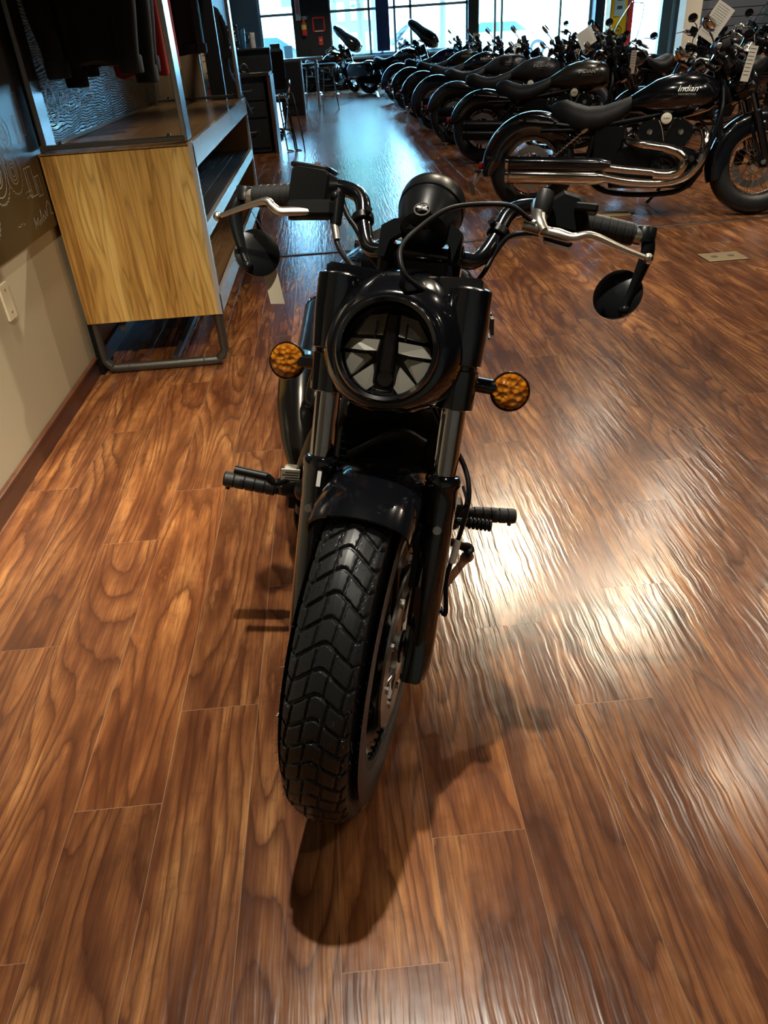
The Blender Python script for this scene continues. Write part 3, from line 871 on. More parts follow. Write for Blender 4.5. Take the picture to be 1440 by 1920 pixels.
        # lower brake hose and wires on the left fork leg
        cable([(.04, .06, .44), (.07, .09, .40), (.075, .135, .345), (.085, .152, .30), (.07, .150, .25), (.045, .142, .20), (.035, .135, .14), (.03, .142, .08), (-.03, .11, .10)], .0042, 'brake_hose')
        cable([(.06, .138, .26), (.085, .15, .285), (.08, .14, .31)], .0025)
        cable([(.08, .0, .44), (.10, .03, .425), (.09, .06, .41)], .003)
        m = MB(); m.T = T; m.cyl((.052, .145, .218), (.04, .14, .175), .0062, None, 10); m.build('cable_clip', 'whitepaint', root)
        m = MB(); m.T = T; m.box((fk(.30) + .0295, -.098, .285), (.001, .007, .026)); tag(m.build('sticker', 'whitepaint', root), 'tiny white warning sticker on the right fork leg')

def body(root, o):
    hero = o.get('hero', False)
    paint = o.get('paint', 'gloss')
    pipe = o.get('pipe', 'pipe')
    B = lambda: MB()
    RW = V(-1.562, 0, .32)
    T = Matrix.Translation(RW)
    make_wheel('rear_wheel', root, T, o.get('wheel', 'cast'), 'tread', False, 1.12, -1 if o.get('rdisc', 1) else 1, o.get('rim', 'gloss'), o.get('spoke', 'gloss'))
    # frame
    m = B()
    for s in (-1, 1):
        m.tube([(-.30, s * .02, .80), (-.29, s * .09, .66), (-.34, s * .120, .42), (-.41, s * .13, .22), (-.58, s * .135, .135), (-1.0, s * .135, .15), (-1.15, s * .12, .30), (-1.12, s * .11, .52)], .017, 10, 5)
        m.tube([(-.34, s * .03, .79), (-.62, s * .085, .66), (-.95, s * .10, .60), (-1.25, s * .11, .56), (-1.50, s * .12, .56)], .015, 10, 5)
    m.cyl((-.345, 0, .90), (-.235, 0, .70), .034, None, 20)
    m.build('frame', 'satin', root, smooth=60)
    # radiator
    m = B()
    R = Matrix.Rotation(radians(-10), 3, 'Y')
    m.box((-.270, 0, .46), (.035, .21, .36), R, .006)
    for k in range(24): m.box(V(-.270, 0, .46) + R @ V(.019, 0, -.165 + k * .0143), (.003, .195, .003), R)
    for k in (-1, 0, 1): m.box(V(-.270, 0, .46) + R @ V(.021, k * .07, 0), (.003, .003, .34), R)
    m.box(V(-.270, 0, .46) + R @ V(.012, 0, .19), (.05, .20, .03), R, .006)
    m.build('radiator', 'satin', root)
    if hero:
        m = B(); m.tube([(-.19, -.08, .60), (-.185, .0, .66), (-.19, .05, .645)], .009, 10, 6); m.build('coolant_hose', 'rubber', root)
    # tank
    m = B(); rg = []
    for (x, w, zt, zb) in ((-.315, .030, .800, .730), (-.33, .090, .835, .690), (-.37, .138, .862, .660), (-.44, .168, .886, .638), (-.53, .177, .896, .622), (-.63, .168, .890, .620), (-.73, .143, .862, .630), (-.82, .100, .812, .656), (-.89, .066, .772, .665), (-.93, .030, .735, .68)):
        ring = []; cz = zb + (zt - zb) * .47
        for k in range(32):
            t = 2 * pi * k / 32; c_, s_ = cos(t), sin(t); ex = 2.5
            yy = w * (abs(c_) ** (2 / ex)) * (1 if c_ > 0 else -1)
            if s_ < 0: yy *= 1 - .12 * abs(s_)
            zz = ((zt - cz) * abs(s_) ** (2 / 2.0)) if s_ > 0 else -(cz - zb) * abs(s_) ** (2 / 2.6)
            ring.append(V(x, yy, cz + zz))
        rg.append(ring)
    m.rings(rg)
    tk = m.build('fuel_tank', o.get('tank', paint), root, smooth=80)
    m = B(); m.cyl((-.56, -.05, .872), (-.56, -.05, .893), .032, .030, 24); m.ell((-.56, -.05, .893), (.028, .028, .006), 20, 6); m.build('filler_cap', o.get('cap', 'chrome'), tk, smooth=50)
    for s in (-1, 1):
        m = B()
        ex = V(-1 if s > 0 else 1, 0, -.02); 
        if o.get('script'):
            text_on(m, 'Indian', .054, (-.53, s * .174, .785), ex, (0, s * -.22, 1), bold=.0, ext=.003, shear=.35)
            text_on(m, 'MOTORCYCLE', .017, (-.53, s * .179, .752), ex, (0, s * -.1, 1), ext=.002)
        else:
            text_on(m, 'INDIAN', .046, (-.53, s * .174, .785), ex, (0, s * -.22, 1), bold=.0012, ext=.003)
            m.box((-.53, s * .178, .755), (.10, .004, .003))
        tag(m.build('lettering', o.get('letters', 'silverpaint'), tk), 'silver raised lettering on the tank side')
    # seat
    m = B(); rg = []
    for (x, w, zt, h) in ((-.86, .055, .775, .06), (-.90, .085, .768, .12), (-.98, .125, .740, .15), (-1.08, .150, .714, .17), (-1.18, .155, .714, .19), (-1.27, .142, .738, .20), (-1.34, .120, .762, .19), (-1.40, .09, .755, .15), (-1.44, .05, .735, .10)):
        rg.append([V(x, w * cos(t) , zt - h / 2 + (h / 2) * (abs(sin(t)) ** .7) * (1 if sin(t) > 0 else -1) - (.02 * (abs(cos(t)) ** 3))) for t in [2 * pi * k / 24 for k in range(24)]])
    m.rings(rg); m.build('seat', 'leather', root, smooth=80)
    m = B(); m.bevprism([(-.14, -.09), (.12, -.09), (.16, .06), (-.16, .06)], (-1.12, 0, .60), (1, 0, 0), (0, 0, 1), .16, .02); m.build('seat_pan', 'satin', root)
    # rear fender
    m = B(); m.T = T
    if o.get('fender', 'bobbed') == 'bobbed': fender_geo(m, .372, 42, 168, .098, .095, .005)
    else: fender_geo(m, .378, 35, 190, .104, .120, .005)
    rf = m.build('rear_fender', o.get('rfender', paint), root, smooth=60)
    m = B()
    for s in (-1, 1):
        m.tube([(-1.10, s * .11, .56), (-1.40, s * .115, .60), (-1.66, s * .112, .625)], .014, 8, 4)
        m.cyl((-1.62, s * .10, .63), (-1.62, s * .13, .63), .013, None, 12); m.cyl((-1.40, s * .10, .60), (-1.40, s * .13, .60), .013, None, 12)
    m.build('fender_strut', 'satin', rf)
    a = radians(o.get('tail', 166)); p = RW + V(.388 * cos(a), 0, .388 * sin(a))
    m = B(); m.bevprism(rrect(.10, .05, .02), p, (0, 1, 0), (.25, 0, 1), .03, .006); m.build('tail_light', 'red', rf)
    m = B(); m.tube([p + V(.03, 0, -.01), p + V(-.02, 0, -.08), p + V(-.055, 0, -.13)], .012, 8, 4); m.bevprism(rrect(.18, .11, .01), p + V(-.07, 0, -.16), (0, 1, 0), (-.35, 0, 1), .004, .001)
    m.build('plate_holder', 'steel' if o.get('fender') == 'full' else 'satin', rf)
    for s in (-1, 1):
        m = B(); c0 = p + V(-.02, s * .13, -.055)
        m.cyl(p + V(.0, s * .03, -.04), c0, .008, None, 10); m.lathe([(-.03, .008), (-.02, .024), (.004, .030)], c0, (-1, 0, 0), 20, (True, True)); to = m.build('rear_signal', o.get('sig', 'gloss'), rf)
        m = B(); m.lathe([(.003, .028), (.010, .020), (.012, .0003)], c0, (-1, 0, 0), 20, (True, False)); m.build('signal_lens', 'red', to)
    # swingarm, shocks
    m = B()
    for s in (-1, 1):
        m.tube([(-.98, s * .12, .33), (-1.2, s * .125, .335), (-1.45, s * .12, .33), (-1.60, s * .12, .32)], [.026, .024, .02, .022], 12, 4)
        m.cyl((-1.562, s * .10, .32), (-1.562, s * .145, .32), .026, None, 6)
    m.cyl((-.98, -.13, .33), (-.98, .13, .33), .028, None, 16)
    m.build('swingarm', 'satin', root, smooth=50)
    for s in (-1, 1):
        m = B(); a_, b_ = V(-1.42, s * .135, .36), V(-1.15, s * .125, .585)
        m.cyl(a_, b_, .010, None, 12); d = (b_ - a_).normalized()
        m.cyl(a_ - d * .01, a_ + d * .05, .018, None, 14); m.cyl(b_ - d * .07, b_ + d * .01, .022, None, 14)
        so = m.build('shock_absorber', 'chrome' if pipe == 'warmchrome' else 'satin', root)
        m = B(); u_ = d.orthogonal().normalized(); w_ = d.cross(u_); pts = []
        for k in range(8 * 9 + 1):
            t = 2 * pi * k / 9; pts.append(a_ + d * (.05 + .22 * k / 72) + (u_ * cos(t) + w_ * sin(t)) * .024)
        m.tube(pts, .0038, 6, 1); m.build('spring', 'satin' if pipe != 'warmchrome' else 'darkmetal', so, smooth=80)
    # engine
    m = B()
    m.bevprism([(-.30, -.13), (.26, -.13), (.33, -.02), (.30, .10), (.12, .16), (-.20, .15), (-.36, .06)], (-.68, 0, .30), (1, 0, 0), (0, 0, 1), .25, .03)
    m.lathe([(-.165, .03), (-.160, .085), (-.13, .105), (-.10, .11)], (-.62, 0, .30), (0, 1, 0), 30)
    m.lathe([(.10, .12), (.14, .11), (.165, .085), (.168, .02)], (-.60, 0, .29), (0, 1, 0), 30)
    m.lathe([(.10, .10), (.13, .09), (.145, .06), (.146, .01)], (-.86, 0, .31), (0, 1, 0), 26)
    for k in range(10):
        t = 2 * pi * k / 10; m.cyl((-.62 + .095 * cos(t), -.13, .30 + .095 * sin(t)), (-.62 + .095 * cos(t), -.145, .30 + .095 * sin(t)), .007, None, 8)
    en = m.build('engine', 'satin', root, smooth=40)
    for s in (-1, 1):
        m = B(); m.lathe([(.0, .0725), (.004, .066), (.006, .05), (.008, .0465), (.009, .012)], (-.62, s * .166, .30), (0, s, 0), 28, (False, True)); m.build('engine_cover', 'gloss', en)
    for k, (x0, ang) in enumerate(((-.52, 32), (-.78, -30))):
        d = V(sin(radians(ang)), 0, cos(radians(ang))); c0 = V(-.64, 0, .36); 
        R = Matrix.Rotation(radians(ang), 3, 'Y')
        m = B()
        m.box(c0 + d * .12, (.12, .17, .14), R, .012)
        for q in range(6): m.box(c0 + d * (.065 + q * .020), (.115 + q * .012, .190, .006), R)
        ax_ = R @ V(1, 0, 0)
        m.bevprism([(-.045, .02), (.045, .02), (.088, .175), (.090, .235), (.060, .275), (-.060, .275), (-.090, .235), (-.088, .175)], c0, ax_, d, .215, .014)
        cy = m.build('cylinder', 'satin', en, smooth=35)
        m = B()
        for s in (-1, 1):
            for e in (-1, 1):
                m.tube([c0 + d * .05 + R @ V(e * .045, s * .110, 0), c0 + d * .17 + R @ V(e * .078, s * .111, 0), c0 + d * .235 + R @ V(e * .082, s * .110, 0)], .0045, 6, 3)
            m.lathe([(0, .020), (.006, .018), (.007, .006)], c0 + d * .20 + V(0, s * .107, 0), (0, s, 0), 18)
            for e in (-1, 1):
                m.ell(c0 + d * .262 + R @ V(e * .055, s * .10, 0), (.010, .010, .010), 10, 6)
        m.build('engine_trim', 'steel' if pipe != 'warmchrome' else 'chrome', cy, smooth=50)
    for s in (-1, 1):
        m = B(); m.lathe([(0, .036), (.01, .036), (.014, .030), (.015, .001)], (-.64, s * .11, .615), (0, s, 0), 30)
        bd = m.build('engine_badge', 'cream' if o.get('badge', 1) else 'satin', en, smooth=50)
        m = B(); text_on(m, 'Indian', .018, (-.64, s * .1255, .615), (-s, 0, 0), (0, 0, 1), shear=.3, ext=.0005); m.build('badge_lettering', 'ink', bd)
    m = B(); m.bevprism([(-.05, -.06), (.05, -.06), (.045, .05), (.02, .085), (-.02, .085), (-.045, .05)], (-.64, 0, .60), (1, 0, 0), (0, 0, 1), .20, .01); m.box((-1.02, 0, .47), (.18, .20, .20), None, .03)
    m.bevprism([(-.10, -.10), (.05, -.12), (.11, -.02), (.11, .10), (-.10, .12)], (-1.02, 0, .47), (1, 0, 0), (0, 0, 1), .235, .015)
    m.build('side_cover', 'satin', root)
    # exhaust, right hand side
    m = B()
    if hero:
        m.tube([(-.46, -.07, .56), (-.435, -.125, .52), (-.435, -.150, .43), (-.48, -.160, .34), (-.60, -.165, .28), (-.80, -.175, .27), (-1.0, -.20, .285)], .034, 18, 6)
        m.tube([(-.86, -.07, .56), (-.88, -.12, .53), (-.84, -.165, .46), (-.80, -.175, .40), (-.90, -.19, .36), (-1.02, -.21, .36)], .032, 16, 6)
    else:
        m.tube([(-.43, -.07, .56), (-.385, -.135, .53), (-.365, -.190, .45), (-.39, -.205, .33), (-.47, -.205, .245), (-.62, -.205, .205), (-.85, -.21, .215), (-1.02, -.215, .245)], .030, 16, 6)
        m.tube([(-.86, -.07, .50), (-.88, -.13, .48), (-.80, -.185, .455), (-.70, -.195, .44), (-.56, -.20, .41), (-.50, -.205, .34), (-.57, -.205, .27), (-.80, -.205, .285), (-1.02, -.21, .31)], .028, 16, 6)
    ex = m.build('exhaust_pipe', pipe, root, smooth=60)
    m = B()
    if hero:
        # broad heat shields over the headers
        m.tube([(-.56, -.185, .335), (-.68, -.205, .350), (-.84, -.225, .365), (-1.0, -.238, .37), (-1.15, -.235, .365)], [.022, .040, .052, .054, .046], 20, 6)
    else:
        m.tube([(-.62, -.213, .425), (-.53, -.222, .39), (-.488, -.226, .335), (-.54, -.228, .262), (-.68, -.226, .262)], .033, 14, 5)
    m.build('heat_shield', pipe, ex, smooth=60)
    for k, z_ in enumerate((.250, .335) if not hero else (.275, .350)):
        m = B(); a_ = V(-.98, -.212, z_ - (.01 if not hero else .0)); b_ = V(-1.72, -.232, z_ + (.01 if not hero else .0))
        d = b_ - a_; L = d.length
        m.lathe([(0, .026), (.06, .043), (.10, .047), (.70, .050), (L - .005, .050), (L, .046), (L, .030), (L - .03, .028)], a_, d, 28, (True, True))
        mu = m.build('muffler', pipe if k == 0 or hero else ('gloss' if pipe == 'warmchrome' else pipe), root, smooth=50)
        m = B(); m.lathe([(0, .0515), (.02, .0525), (.022, .046)], a_ + d.normalized() * (L - .02), d, 28, (False, False)); m.build('end_cap', 'chrome' if hero or pipe == 'warmchrome' else 'satin', mu, smooth=50)
    # belt guard (left)
    m = B(); m.tube([(-.98, .15, .40), (-1.25, .15, .40), (-1.52, .15, .39)], .016, 10, 3, flat=.5); m.lathe([(.125, .085), (.135, .085), (.135, .03)], (-1.562, 0, .32), (0, 1, 0), 28, (False, False)); m.build('belt_guard', 'satin', root)
    # foot pegs and controls
    px, pz = -.44, .352
    for s in (-1, 1):
        m = B()
        a_, b_ = V(px, s * .225, pz), V(px - .008, s * (.328 if s > 0 else .345), pz + .004)
        L = (b_ - a_).length; pr = [(0, .014)]
        for k in range(5):
            x0 = .004 + k * (L - .004) / 5; pr += [(x0, .0145), (x0 + .0015, .0175), (x0 + (L - .004) / 5 - .0025, .0175), (x0 + (L - .004) / 5 - .001, .0145)]
        m.lathe(pr + [(L, .0165)], a_, b_ - a_, 18); m.cyl(b_ + V(0, -s * .008, -.014), b_ + V(0, -s * .008, -.026), .005, None, 8)
        po = m.build('foot_peg', 'rubber', root, smooth=30)
        m = B(); m.cyl((px, s * .195, pz), a_, .0155, .013, 14); m.box((px - .01, s * .185, pz - .01), (.05, .035, .07), None, .008); m.tube([(px - .02, s * .175, pz - .02), (px - .05, s * .15, pz - .05), (px - .10, s * .13, pz - .07)], .014, 10, 4); m.build('peg_bracket', 'satin', po, smooth=40)
    m = B(); m.tube([(px + .02, -.175, pz + .03), (px + .045, -.20, pz + .055), (px + .05, -.225, pz + .045), (px + .05, -.245, pz + .058)], .009, 10, 4); m.cyl((px + .05, -.245, pz + .058), (px + .045, -.315, pz + .062), .0095, None, 14); m.box((px + .03, -.195, pz + .035), (.05, .045, .045), None, .008); bp = m.build('brake_pedal', 'satin', root, smooth=50)
    m = B(); m.tube([(px - .05, .165, pz - .01), (px + .02, .17, pz - .005), (px + .07, .185, pz + .02)], .007, 8, 4); m.cyl((px + .07, .18, pz + .02), (px + .07, .205, pz + .02), .009, None, 12)
    pr = [(0, .011)]
    for k in range(6): pr += [(.003 + k * .009, .0095), (.005 + k * .009, .0135), (.009 + k * .009, .0135), (.011 + k * .009, .0095)]
    m.lathe(pr, (px + .07, .203, pz + .02), (0, 1, 0), 14); m.build('shift_lever', 'satin', root, smooth=40)
    if hero:
        R = Matrix.Rotation(radians(8), 3, 'Z')
        m = B(); m.box((px + .050, -.195, pz + .062), (.004, .040, .045), R); m.box((px + .032, -.195, pz + .055), (.03, .03, .05), None, .004)
        st = m.build('warning_label', 'paper', bp); tag(st, 'white printed warning label on the brake pedal bracket')
        m = B()
        for k in range(6): m.box((px + .0528, -.195 + (.004 if k % 2 else 0), pz + .045 + k * .0066), (.0008, .030 if k % 2 else .034, .0022), R)
        m.build('label_print', 'ink', st)
        m = B(); m.tube([(px + .0, -.16, pz + .02), (px + .03, -.175, pz - .03), (px + .05, -.165, pz - .07), (px + .03, -.15, pz - .10)], .006, 8, 5); m.build('cable', 'hose', root)
        m = B(); m.ell((px + .08, -.155, pz + .055), (.02, .028, .03), 16, 10); m.cyl((px + .08, -.155, pz + .02), (px + .08, -.155, pz + .0), .02, None, 14); m.build('brake_light_switch', 'darkmetal', root, smooth=60)
    # kickstand
    m = B(); kz = .0
    lean = o.get('lean', radians(10))
    tip = V(-.70, .30, .30 * math.tan(lean) + .010)
    m.tube([(-.60, .13, .20), (-.63, .19, .15), (-.68, .27, tip.z + .02), tip], [.014, .012, .011, .012], 10, 5); m.ell(tip, (.028, .020, .006), 14, 6)
    m.build('kickstand', 'satin', root, smooth=50)

def make_bike(name, mw, o):
    root = empty(name, mw)
    Tst = o.get('Tst') or steer_matrix(o.get('turn', 0.0))
    body(root, o)
    front_end(root, Tst, o)
    return root

# ------------------------------------------------------------------ room shell
M['floor'] = floor_material()
M['beige'] = mat('beige_wall_paint', (0.50, 0.46, 0.345), 0.6)
_t = NT(M['beige']); _t.bump(_t.noise(_t.pos(), 220, 3), 0.12, 0.001)
M['greywall'] = mat('grey_wall_paint', (0.20, 0.22, 0.23), 0.6)
M['blackwall'] = mat('black_wall_paint', (0.012, 0.014, 0.018), 0.45)
M['ceiling'] = mat('dark_ceiling', (0.045, 0.042, 0.038), 0.8)
M['base'] = wood_material('baseboard_wood', 1, 2, [(0.3, (0.07, 0.026, 0.014)), (0.7, (0.14, 0.055, 0.028))], 0.35, 30.0)
M['frame_alu'] = mat('window_frame', (0.45, 0.55, 0.58), 0.4, 0.3)
M['window_glass'] = clear('window_glass', (0.97, 0.99, 1.0))
M['pave'] = mat('outdoor_concrete', (0.62, 0.62, 0.60), 0.8)

def structure(name, mb, m, parent=None, **kw):
    o = mb.build(name, m, parent, **kw)
    if parent is None: o['kind'] = 'structure'
    return o
WX = -1.157
YB = 23.0
structure('floor', MB().box((4.9, 10.2, -.05), (15.2, 26.4, .1)), 'floor', smooth=None)
structure('wall_left', MB().box((WX - .1, 1.85, 1.8), (.2, 9.3, 3.6)), 'beige', smooth=None)
structure('wall_left_rear', MB().box((-2.4, 14.8, 1.8), (.2, 16.6, 3.6)).box((-1.80, 6.46, 1.8), (1.1, .1, 3.6)), 'greywall', smooth=None)
structure('wall_right', MB().box((12.5, 10.2, 1.8), (.2, 26.4, 3.6)), 'greywall', smooth=None)
structure('wall_front', MB().box((5.1, -2.9, 1.8), (15.2, .2, 3.6)), 'beige', smooth=None)
structure('ceiling', MB().box((5.1, 10.2, 3.65), (15.2, 26.4, .1)), 'ceiling', smooth=None)
m = MB(); m.box((WX + .006, 1.85, .0375), (.012, 9.3, .075)); m.box((WX + .010, 1.85, .080), (.020, 9.3, .012), None, .003)
structure('baseboard_left', m, 'base', smooth=None)
m = MB(); m.box((2.2, 5.22, .0025), (6.5, .035, .005), None, .002)
o = structure('trim_1', m, mat('threshold_strip', (0.05, 0.035, 0.025), 0.35, 0.3), smooth=None)

# back wall: solid part, dark pillar, knee wall, windows with frames
structure('wall_back', MB().box((-2.0, YB + .1, 1.8), (1.0, .2, 3.6)).box((4.5, YB + .1, 3.5), (12.0, .2, .2)), 'greywall', smooth=None)
structure('wall_back_pillar', MB().box((-.165, YB - .15, 1.8), (.91, .7, 3.6)).box((4.02, YB - .05, 1.8), (.26, .3, 3.6)).box((7.30, YB - .2, 1.8), (.25, .4, 3.6)), 'blackwall', smooth=None)
structure('wall_back_knee', MB().box((2.1, YB + .0, .33), (3.6, .25, .66)).box((-1.1, YB, .33), (.95, .25, .66)), 'blackwall', smooth=None)
structure('baseboard_back', MB().box((2.1, YB - .14, .06), (3.6, .03, .12)), 'base', smooth=None)
structure('trim_2', MB().box((2.1, YB - .04, .69), (3.6, .30, .05)), 'frame_alu', smooth=None)
def window(n, x0, x1, z0, z1, xs, zs):
    f = MB()
    for x in (x0, x1): f.box((x, YB, (z0 + z1) / 2), (.07, .1, z1 - z0))
    for z in (z0, z1): f.box(((x0 + x1) / 2, YB, z), (x1 - x0, .1, .07))
    for x in xs: f.box((x, YB, (z0 + z1) / 2), (.06, .1, z1 - z0))
    for z in zs: f.box(((x0 + x1) / 2, YB, z), (x1 - x0, .1, .06))
    w = structure('window_%d' % n, f, 'frame_alu', smooth=None)
    MB().box(((x0 + x1) / 2, YB, (z0 + z1) / 2), (x1 - x0 - .02, .008, z1 - z0 - .02)).build('glass_pane', 'window_glass', w, smooth=None)
window(1, -1.5, -.62, .68, 3.35, (), (1.74,))
window(2, .30, 3.88, .74, 3.35, (1.32, 1.62, 1.98, 2.40), (1.74,))
window(3, 4.16, 7.15, .02, 3.35, (4.62, 4.80, 6.35), (2.3,))
window(4, 7.45, 9.4, .02, 3.35, (), (2.2,))
structure('wall_back_right', MB().box((10.8, YB + .1, 1.8), (3.4, .2, 3.6)), 'greywall', smooth=None)
# partition behind the second row of motorcycles
structure('wall_partition', MB().box((10.0, 17.2, 1.8), (5.2, .18, 3.6)), 'greywall', smooth=None)
structure('column', MB().box((7.25, 16.9, 1.8), (.32, .32, 3.6)), mat('cream_column', (0.62, 0.56, 0.42), 0.6), smooth=None)

# outside
o = structure('exterior_ground', MB().box((5, 50, -.1), (120, 53.4, .1)), 'pave', smooth=None)
M['render_pale'] = mat('pale_render', (0.75, 0.74, 0.70), 0.8)
M['exglass'] = mat('dark_glazing', (0.05, 0.08, 0.10), 0.1, 0, 0)
bd = MB().box((-2, 62, 3.0), (26, 8, 6)).build('building', 'render_pale', None, smooth=None)
tag(bd, 'pale low building standing across the car park outside the windows', 'building')
for k in range(9):
    MB().box((-12.5 + k * 2.7, 57.97, 3.4), (1.2, .1, 1.0)).build('window', 'exglass', bd, smooth=None)
M['carpaint'] = mat('grey_car_paint', (0.16, 0.18, 0.20), 0.25, 0.5, 0.8)
M['whitecar'] = mat('white_car_paint', (0.75, 0.76, 0.78), 0.25, 0.0, 0.8)
def car(loc, rz, paint, label):
    r = empty('car', loc=loc, rz=rz)
    tag(r, label, 'car')
    m = MB()
    P = [(-2.2, .25), (2.15, .25), (2.25, .5), (2.15, .78), (1.2, .92), (.55, 1.38), (-1.1, 1.42), (-1.75, 1.0), (-2.2, .92), (-2.28, .5)]
    m.bevprism(P, (0, 0, 0), (1, 0, 0), (0, 0, 1), 1.75, .12); m.build('body', paint, r, smooth=40)
    m = MB(); m.bevprism([(1.02, .97), (.50, 1.33), (-1.05, 1.36), (-1.55, 1.0)], (0, 0, 0), (1, 0, 0), (0, 0, 1), 1.765, .08); m.build('windows', 'exglass', r, smooth=None)
    for x in (-1.4, 1.4):
        for y in (-.8, .8):
            m = MB(); m.lathe([(-.1, .2), (-.1, .32), (.1, .32), (.1, .2)], (x, y, .32), (0, 1, 0), 28); w = m.build('wheel', 'rubber', r)
            m = MB(); m.lathe([(-.105, .03), (-.105, .2), (.105, .2), (.105, .03)], (x, y, .32), (0, 1, 0), 20); m.build('hubcap', 'steel', w)
    return r
car((-1.9, 27.5, -.05), radians(12), 'carpaint', 'dark grey car parked outside the narrow window beside the pillar')
car((7.4, 36.0, -.05), radians(4), 'whitecar', 'white car parked far out beyond the wide bright windows')
M['bark'] = mat('tree_bark', (0.10, 0.07, 0.05), 0.9)
M['leafm'] = mat('tree_leaves', (0.10, 0.22, 0.10), 0.7)
def tree(x, y, h, label):
    r = empty('tree', loc=(x, y, -.05)); tag(r, label, 'tree', 'trees outside the windows')
    m = MB(); m.tube([(0, 0, 0), (.05, 0, h * .4), (-.05, .05, h * .75)], [.14, .10, .04], 10, 4); m.build('trunk', 'bark', r)
    m = MB(); q = random.Random(int(x * 10))
    for k in range(420):
        d = V(q.gauss(0, 1), q.gauss(0, 1), q.gauss(0, .8)).normalized() * q.uniform(.4, 1) * h * .30
        c = V(0, 0, h * .72) + d; s = q.uniform(.10, .2)
        a = V(q.gauss(0, 1), q.gauss(0, 1), q.gauss(0, 1)).normalized() * s; b = a.orthogonal().normalized() * s * .6
        m.addm([c - a, c + b, c + a, c - b], [(0, 1, 2, 3)])
    m.build('crown', 'leafm', r, smooth=None)
b2 = MB().box((1.6, 42, 3.6), (3.1, 5, 7.2)).build('added_dark_block', mat('grey_render', (0.10, 0.12, 0.13), 0.8), None, smooth=None)  # dark block added outside to dim the window reflection on the floor
tag(b2, 'tall grey block with pale windows, added outside to darken the floor reflection, left of the blue banner', 'building')
for i_ in range(5):
    for k_ in range(5): MB().box((.42 + i_ * .6, 39.48, .9 + k_ * 1.15), (.34, .06, .7)).build('window', 'render_pale', b2, smooth=None)
tree(1.4, 31, 4.6, 'slim young tree outside the window with the blue banner')
tree(4.4, 31.5, 5.4, 'leafy tree seen through the brightest glass beside the black pillar')
M['banner'] = mat('blue_banner_cloth', (0.03, 0.06, 0.20), 0.6)
bn = MB().bevprism(rrect(.34, 1.5, .01), (1.66, YB - .12, 1.55), (1, 0, 0), (0, 0, 1), .01, .002).build('banner', 'banner')
tag(bn, 'narrow dark blue banner hanging against the window mullion', 'banner')

# ------------------------------------------------------------------ lamp housings on the ceiling, at the added fill spots too
M['lampface'] = mat('lamp_face', (1, .9, .75), 0.5, emis=(1.0, .86, .62), estr=25)
for k, (x, y, z, d) in enumerate(LAMPS):
    r = empty('ceiling_and_fill_lamp', loc=(x, y, z))
    tag(r, 'unseen small black spotlight below the dark ceiling, some of them added fill', 'spotlight', 'ceiling spotlights')
    m = MB(); m.lathe([(-.005, .052), (-.12, .055), (-.14, .03)], (0, 0, .0), d, 20, (False, True)); m.cyl((0, 0, .10), (0, 0, 3.6 - z), .012, None, 8); m.build('housing', 'satin', r)

# ------------------------------------------------------------------ wall poster panel
M['poster'] = mat('poster_black', (0.020, 0.017, 0.014), 0.28, spec=0.8); t = NT(M['poster'])
t.bump(t.noise(t.pos(), 70, 3), 0.10, 0.001)
M['chalk'] = mat('chalk_print', (0.42, 0.42, 0.40), 0.6)
pr = MB().box((WX + .009, 2.05, 1.52), (.018, 2.5, 1.71)).build('wall_poster', 'poster', None, smooth=None)
tag(pr, 'black poster board with white line drawings of gears on the beige wall', 'poster')
m = MB(); px = WX + .0188
def ring2(y, z, r, w=.0016, n=48):
    m.rings([[V(px, y + (r + e) * cos(t_), z + (r + e) * sin(t_)) for t_ in [2 * pi * i / n for i in range(n)]] for e in (-w, w)], (False, False))
def line2(a, b, w=.0014):
    a, b = V(px, *a), V(px, *b); d = (b - a).normalized(); nn = V(0, -d.z, d.y) * w
    m.addm([a + nn, b + nn, b - nn, a - nn], [(0, 1, 2, 3)])
def gear(y, z, R, radii, teeth):
    for r in radii: ring2(y, z, r)
    for k in range(teeth):
        a, b, c, d = [2 * pi * (k + f) / teeth for f in (0, .45, .5, .95)]
        q = lambda t_, r: (y + r * cos(t_), z + r * sin(t_))
        line2(q(a, R), q(b, R)); line2(q(b, R), q(c, R * .955)); line2(q(c, R * .955), q(d, R * .955)); line2(q(d, R * .955), q(d + .05 * 2 * pi / teeth, R))
gear(2.62, .835, .115, (.028, .040, .052), 34)
gear(2.81, .92, .10, (.022, .034, .046, .075), 30)
gear(2.965, .905, .075, (.016, .028, .04), 24)
gear(2.98, 1.02, .06, (.015, .03), 20)
gear(2.42, .95, .10, (.03, .05, .07), 30)
gear(2.15, .88, .13, (.03, .05, .09), 36)
for (y0, z0, w_, h_) in ((3.07, .80, .07, .10), (3.15, .79, .05, .07), (3.10, .98, .05, .09), (3.16, 1.0, .04, .14), (2.5, .74, .06, .05), (2.30, .73, .10, .06), (2.9, 1.15, .12, .10), (2.5, 1.2, .2, .12)):
    for a, b in (((y0, z0), (y0 + w_, z0)), ((y0 + w_, z0), (y0 + w_, z0 + h_)), ((y0 + w_, z0 + h_), (y0, z0 + h_)), ((y0, z0 + h_), (y0, z0)), ((y0 + w_ * .3, z0), (y0 + w_ * .3, z0 + h_))): line2(a, b)
q = random.Random(11)
for row in range(16):   # handwritten notes as small strokes
    y0, z0 = q.choice(((3.02, .86), (2.86, .79), (3.0, 1.2), (2.7, 1.1), (2.3, 1.15), (2.9, 1.35), (2.55, 1.4))); z0 += (row % 4) * -.018
    y = y0
    for k in range(7):
        line2((y, z0 + q.uniform(-.004, .004)), (y + .008, z0 + q.uniform(-.005, .006)), .0012); y += .011
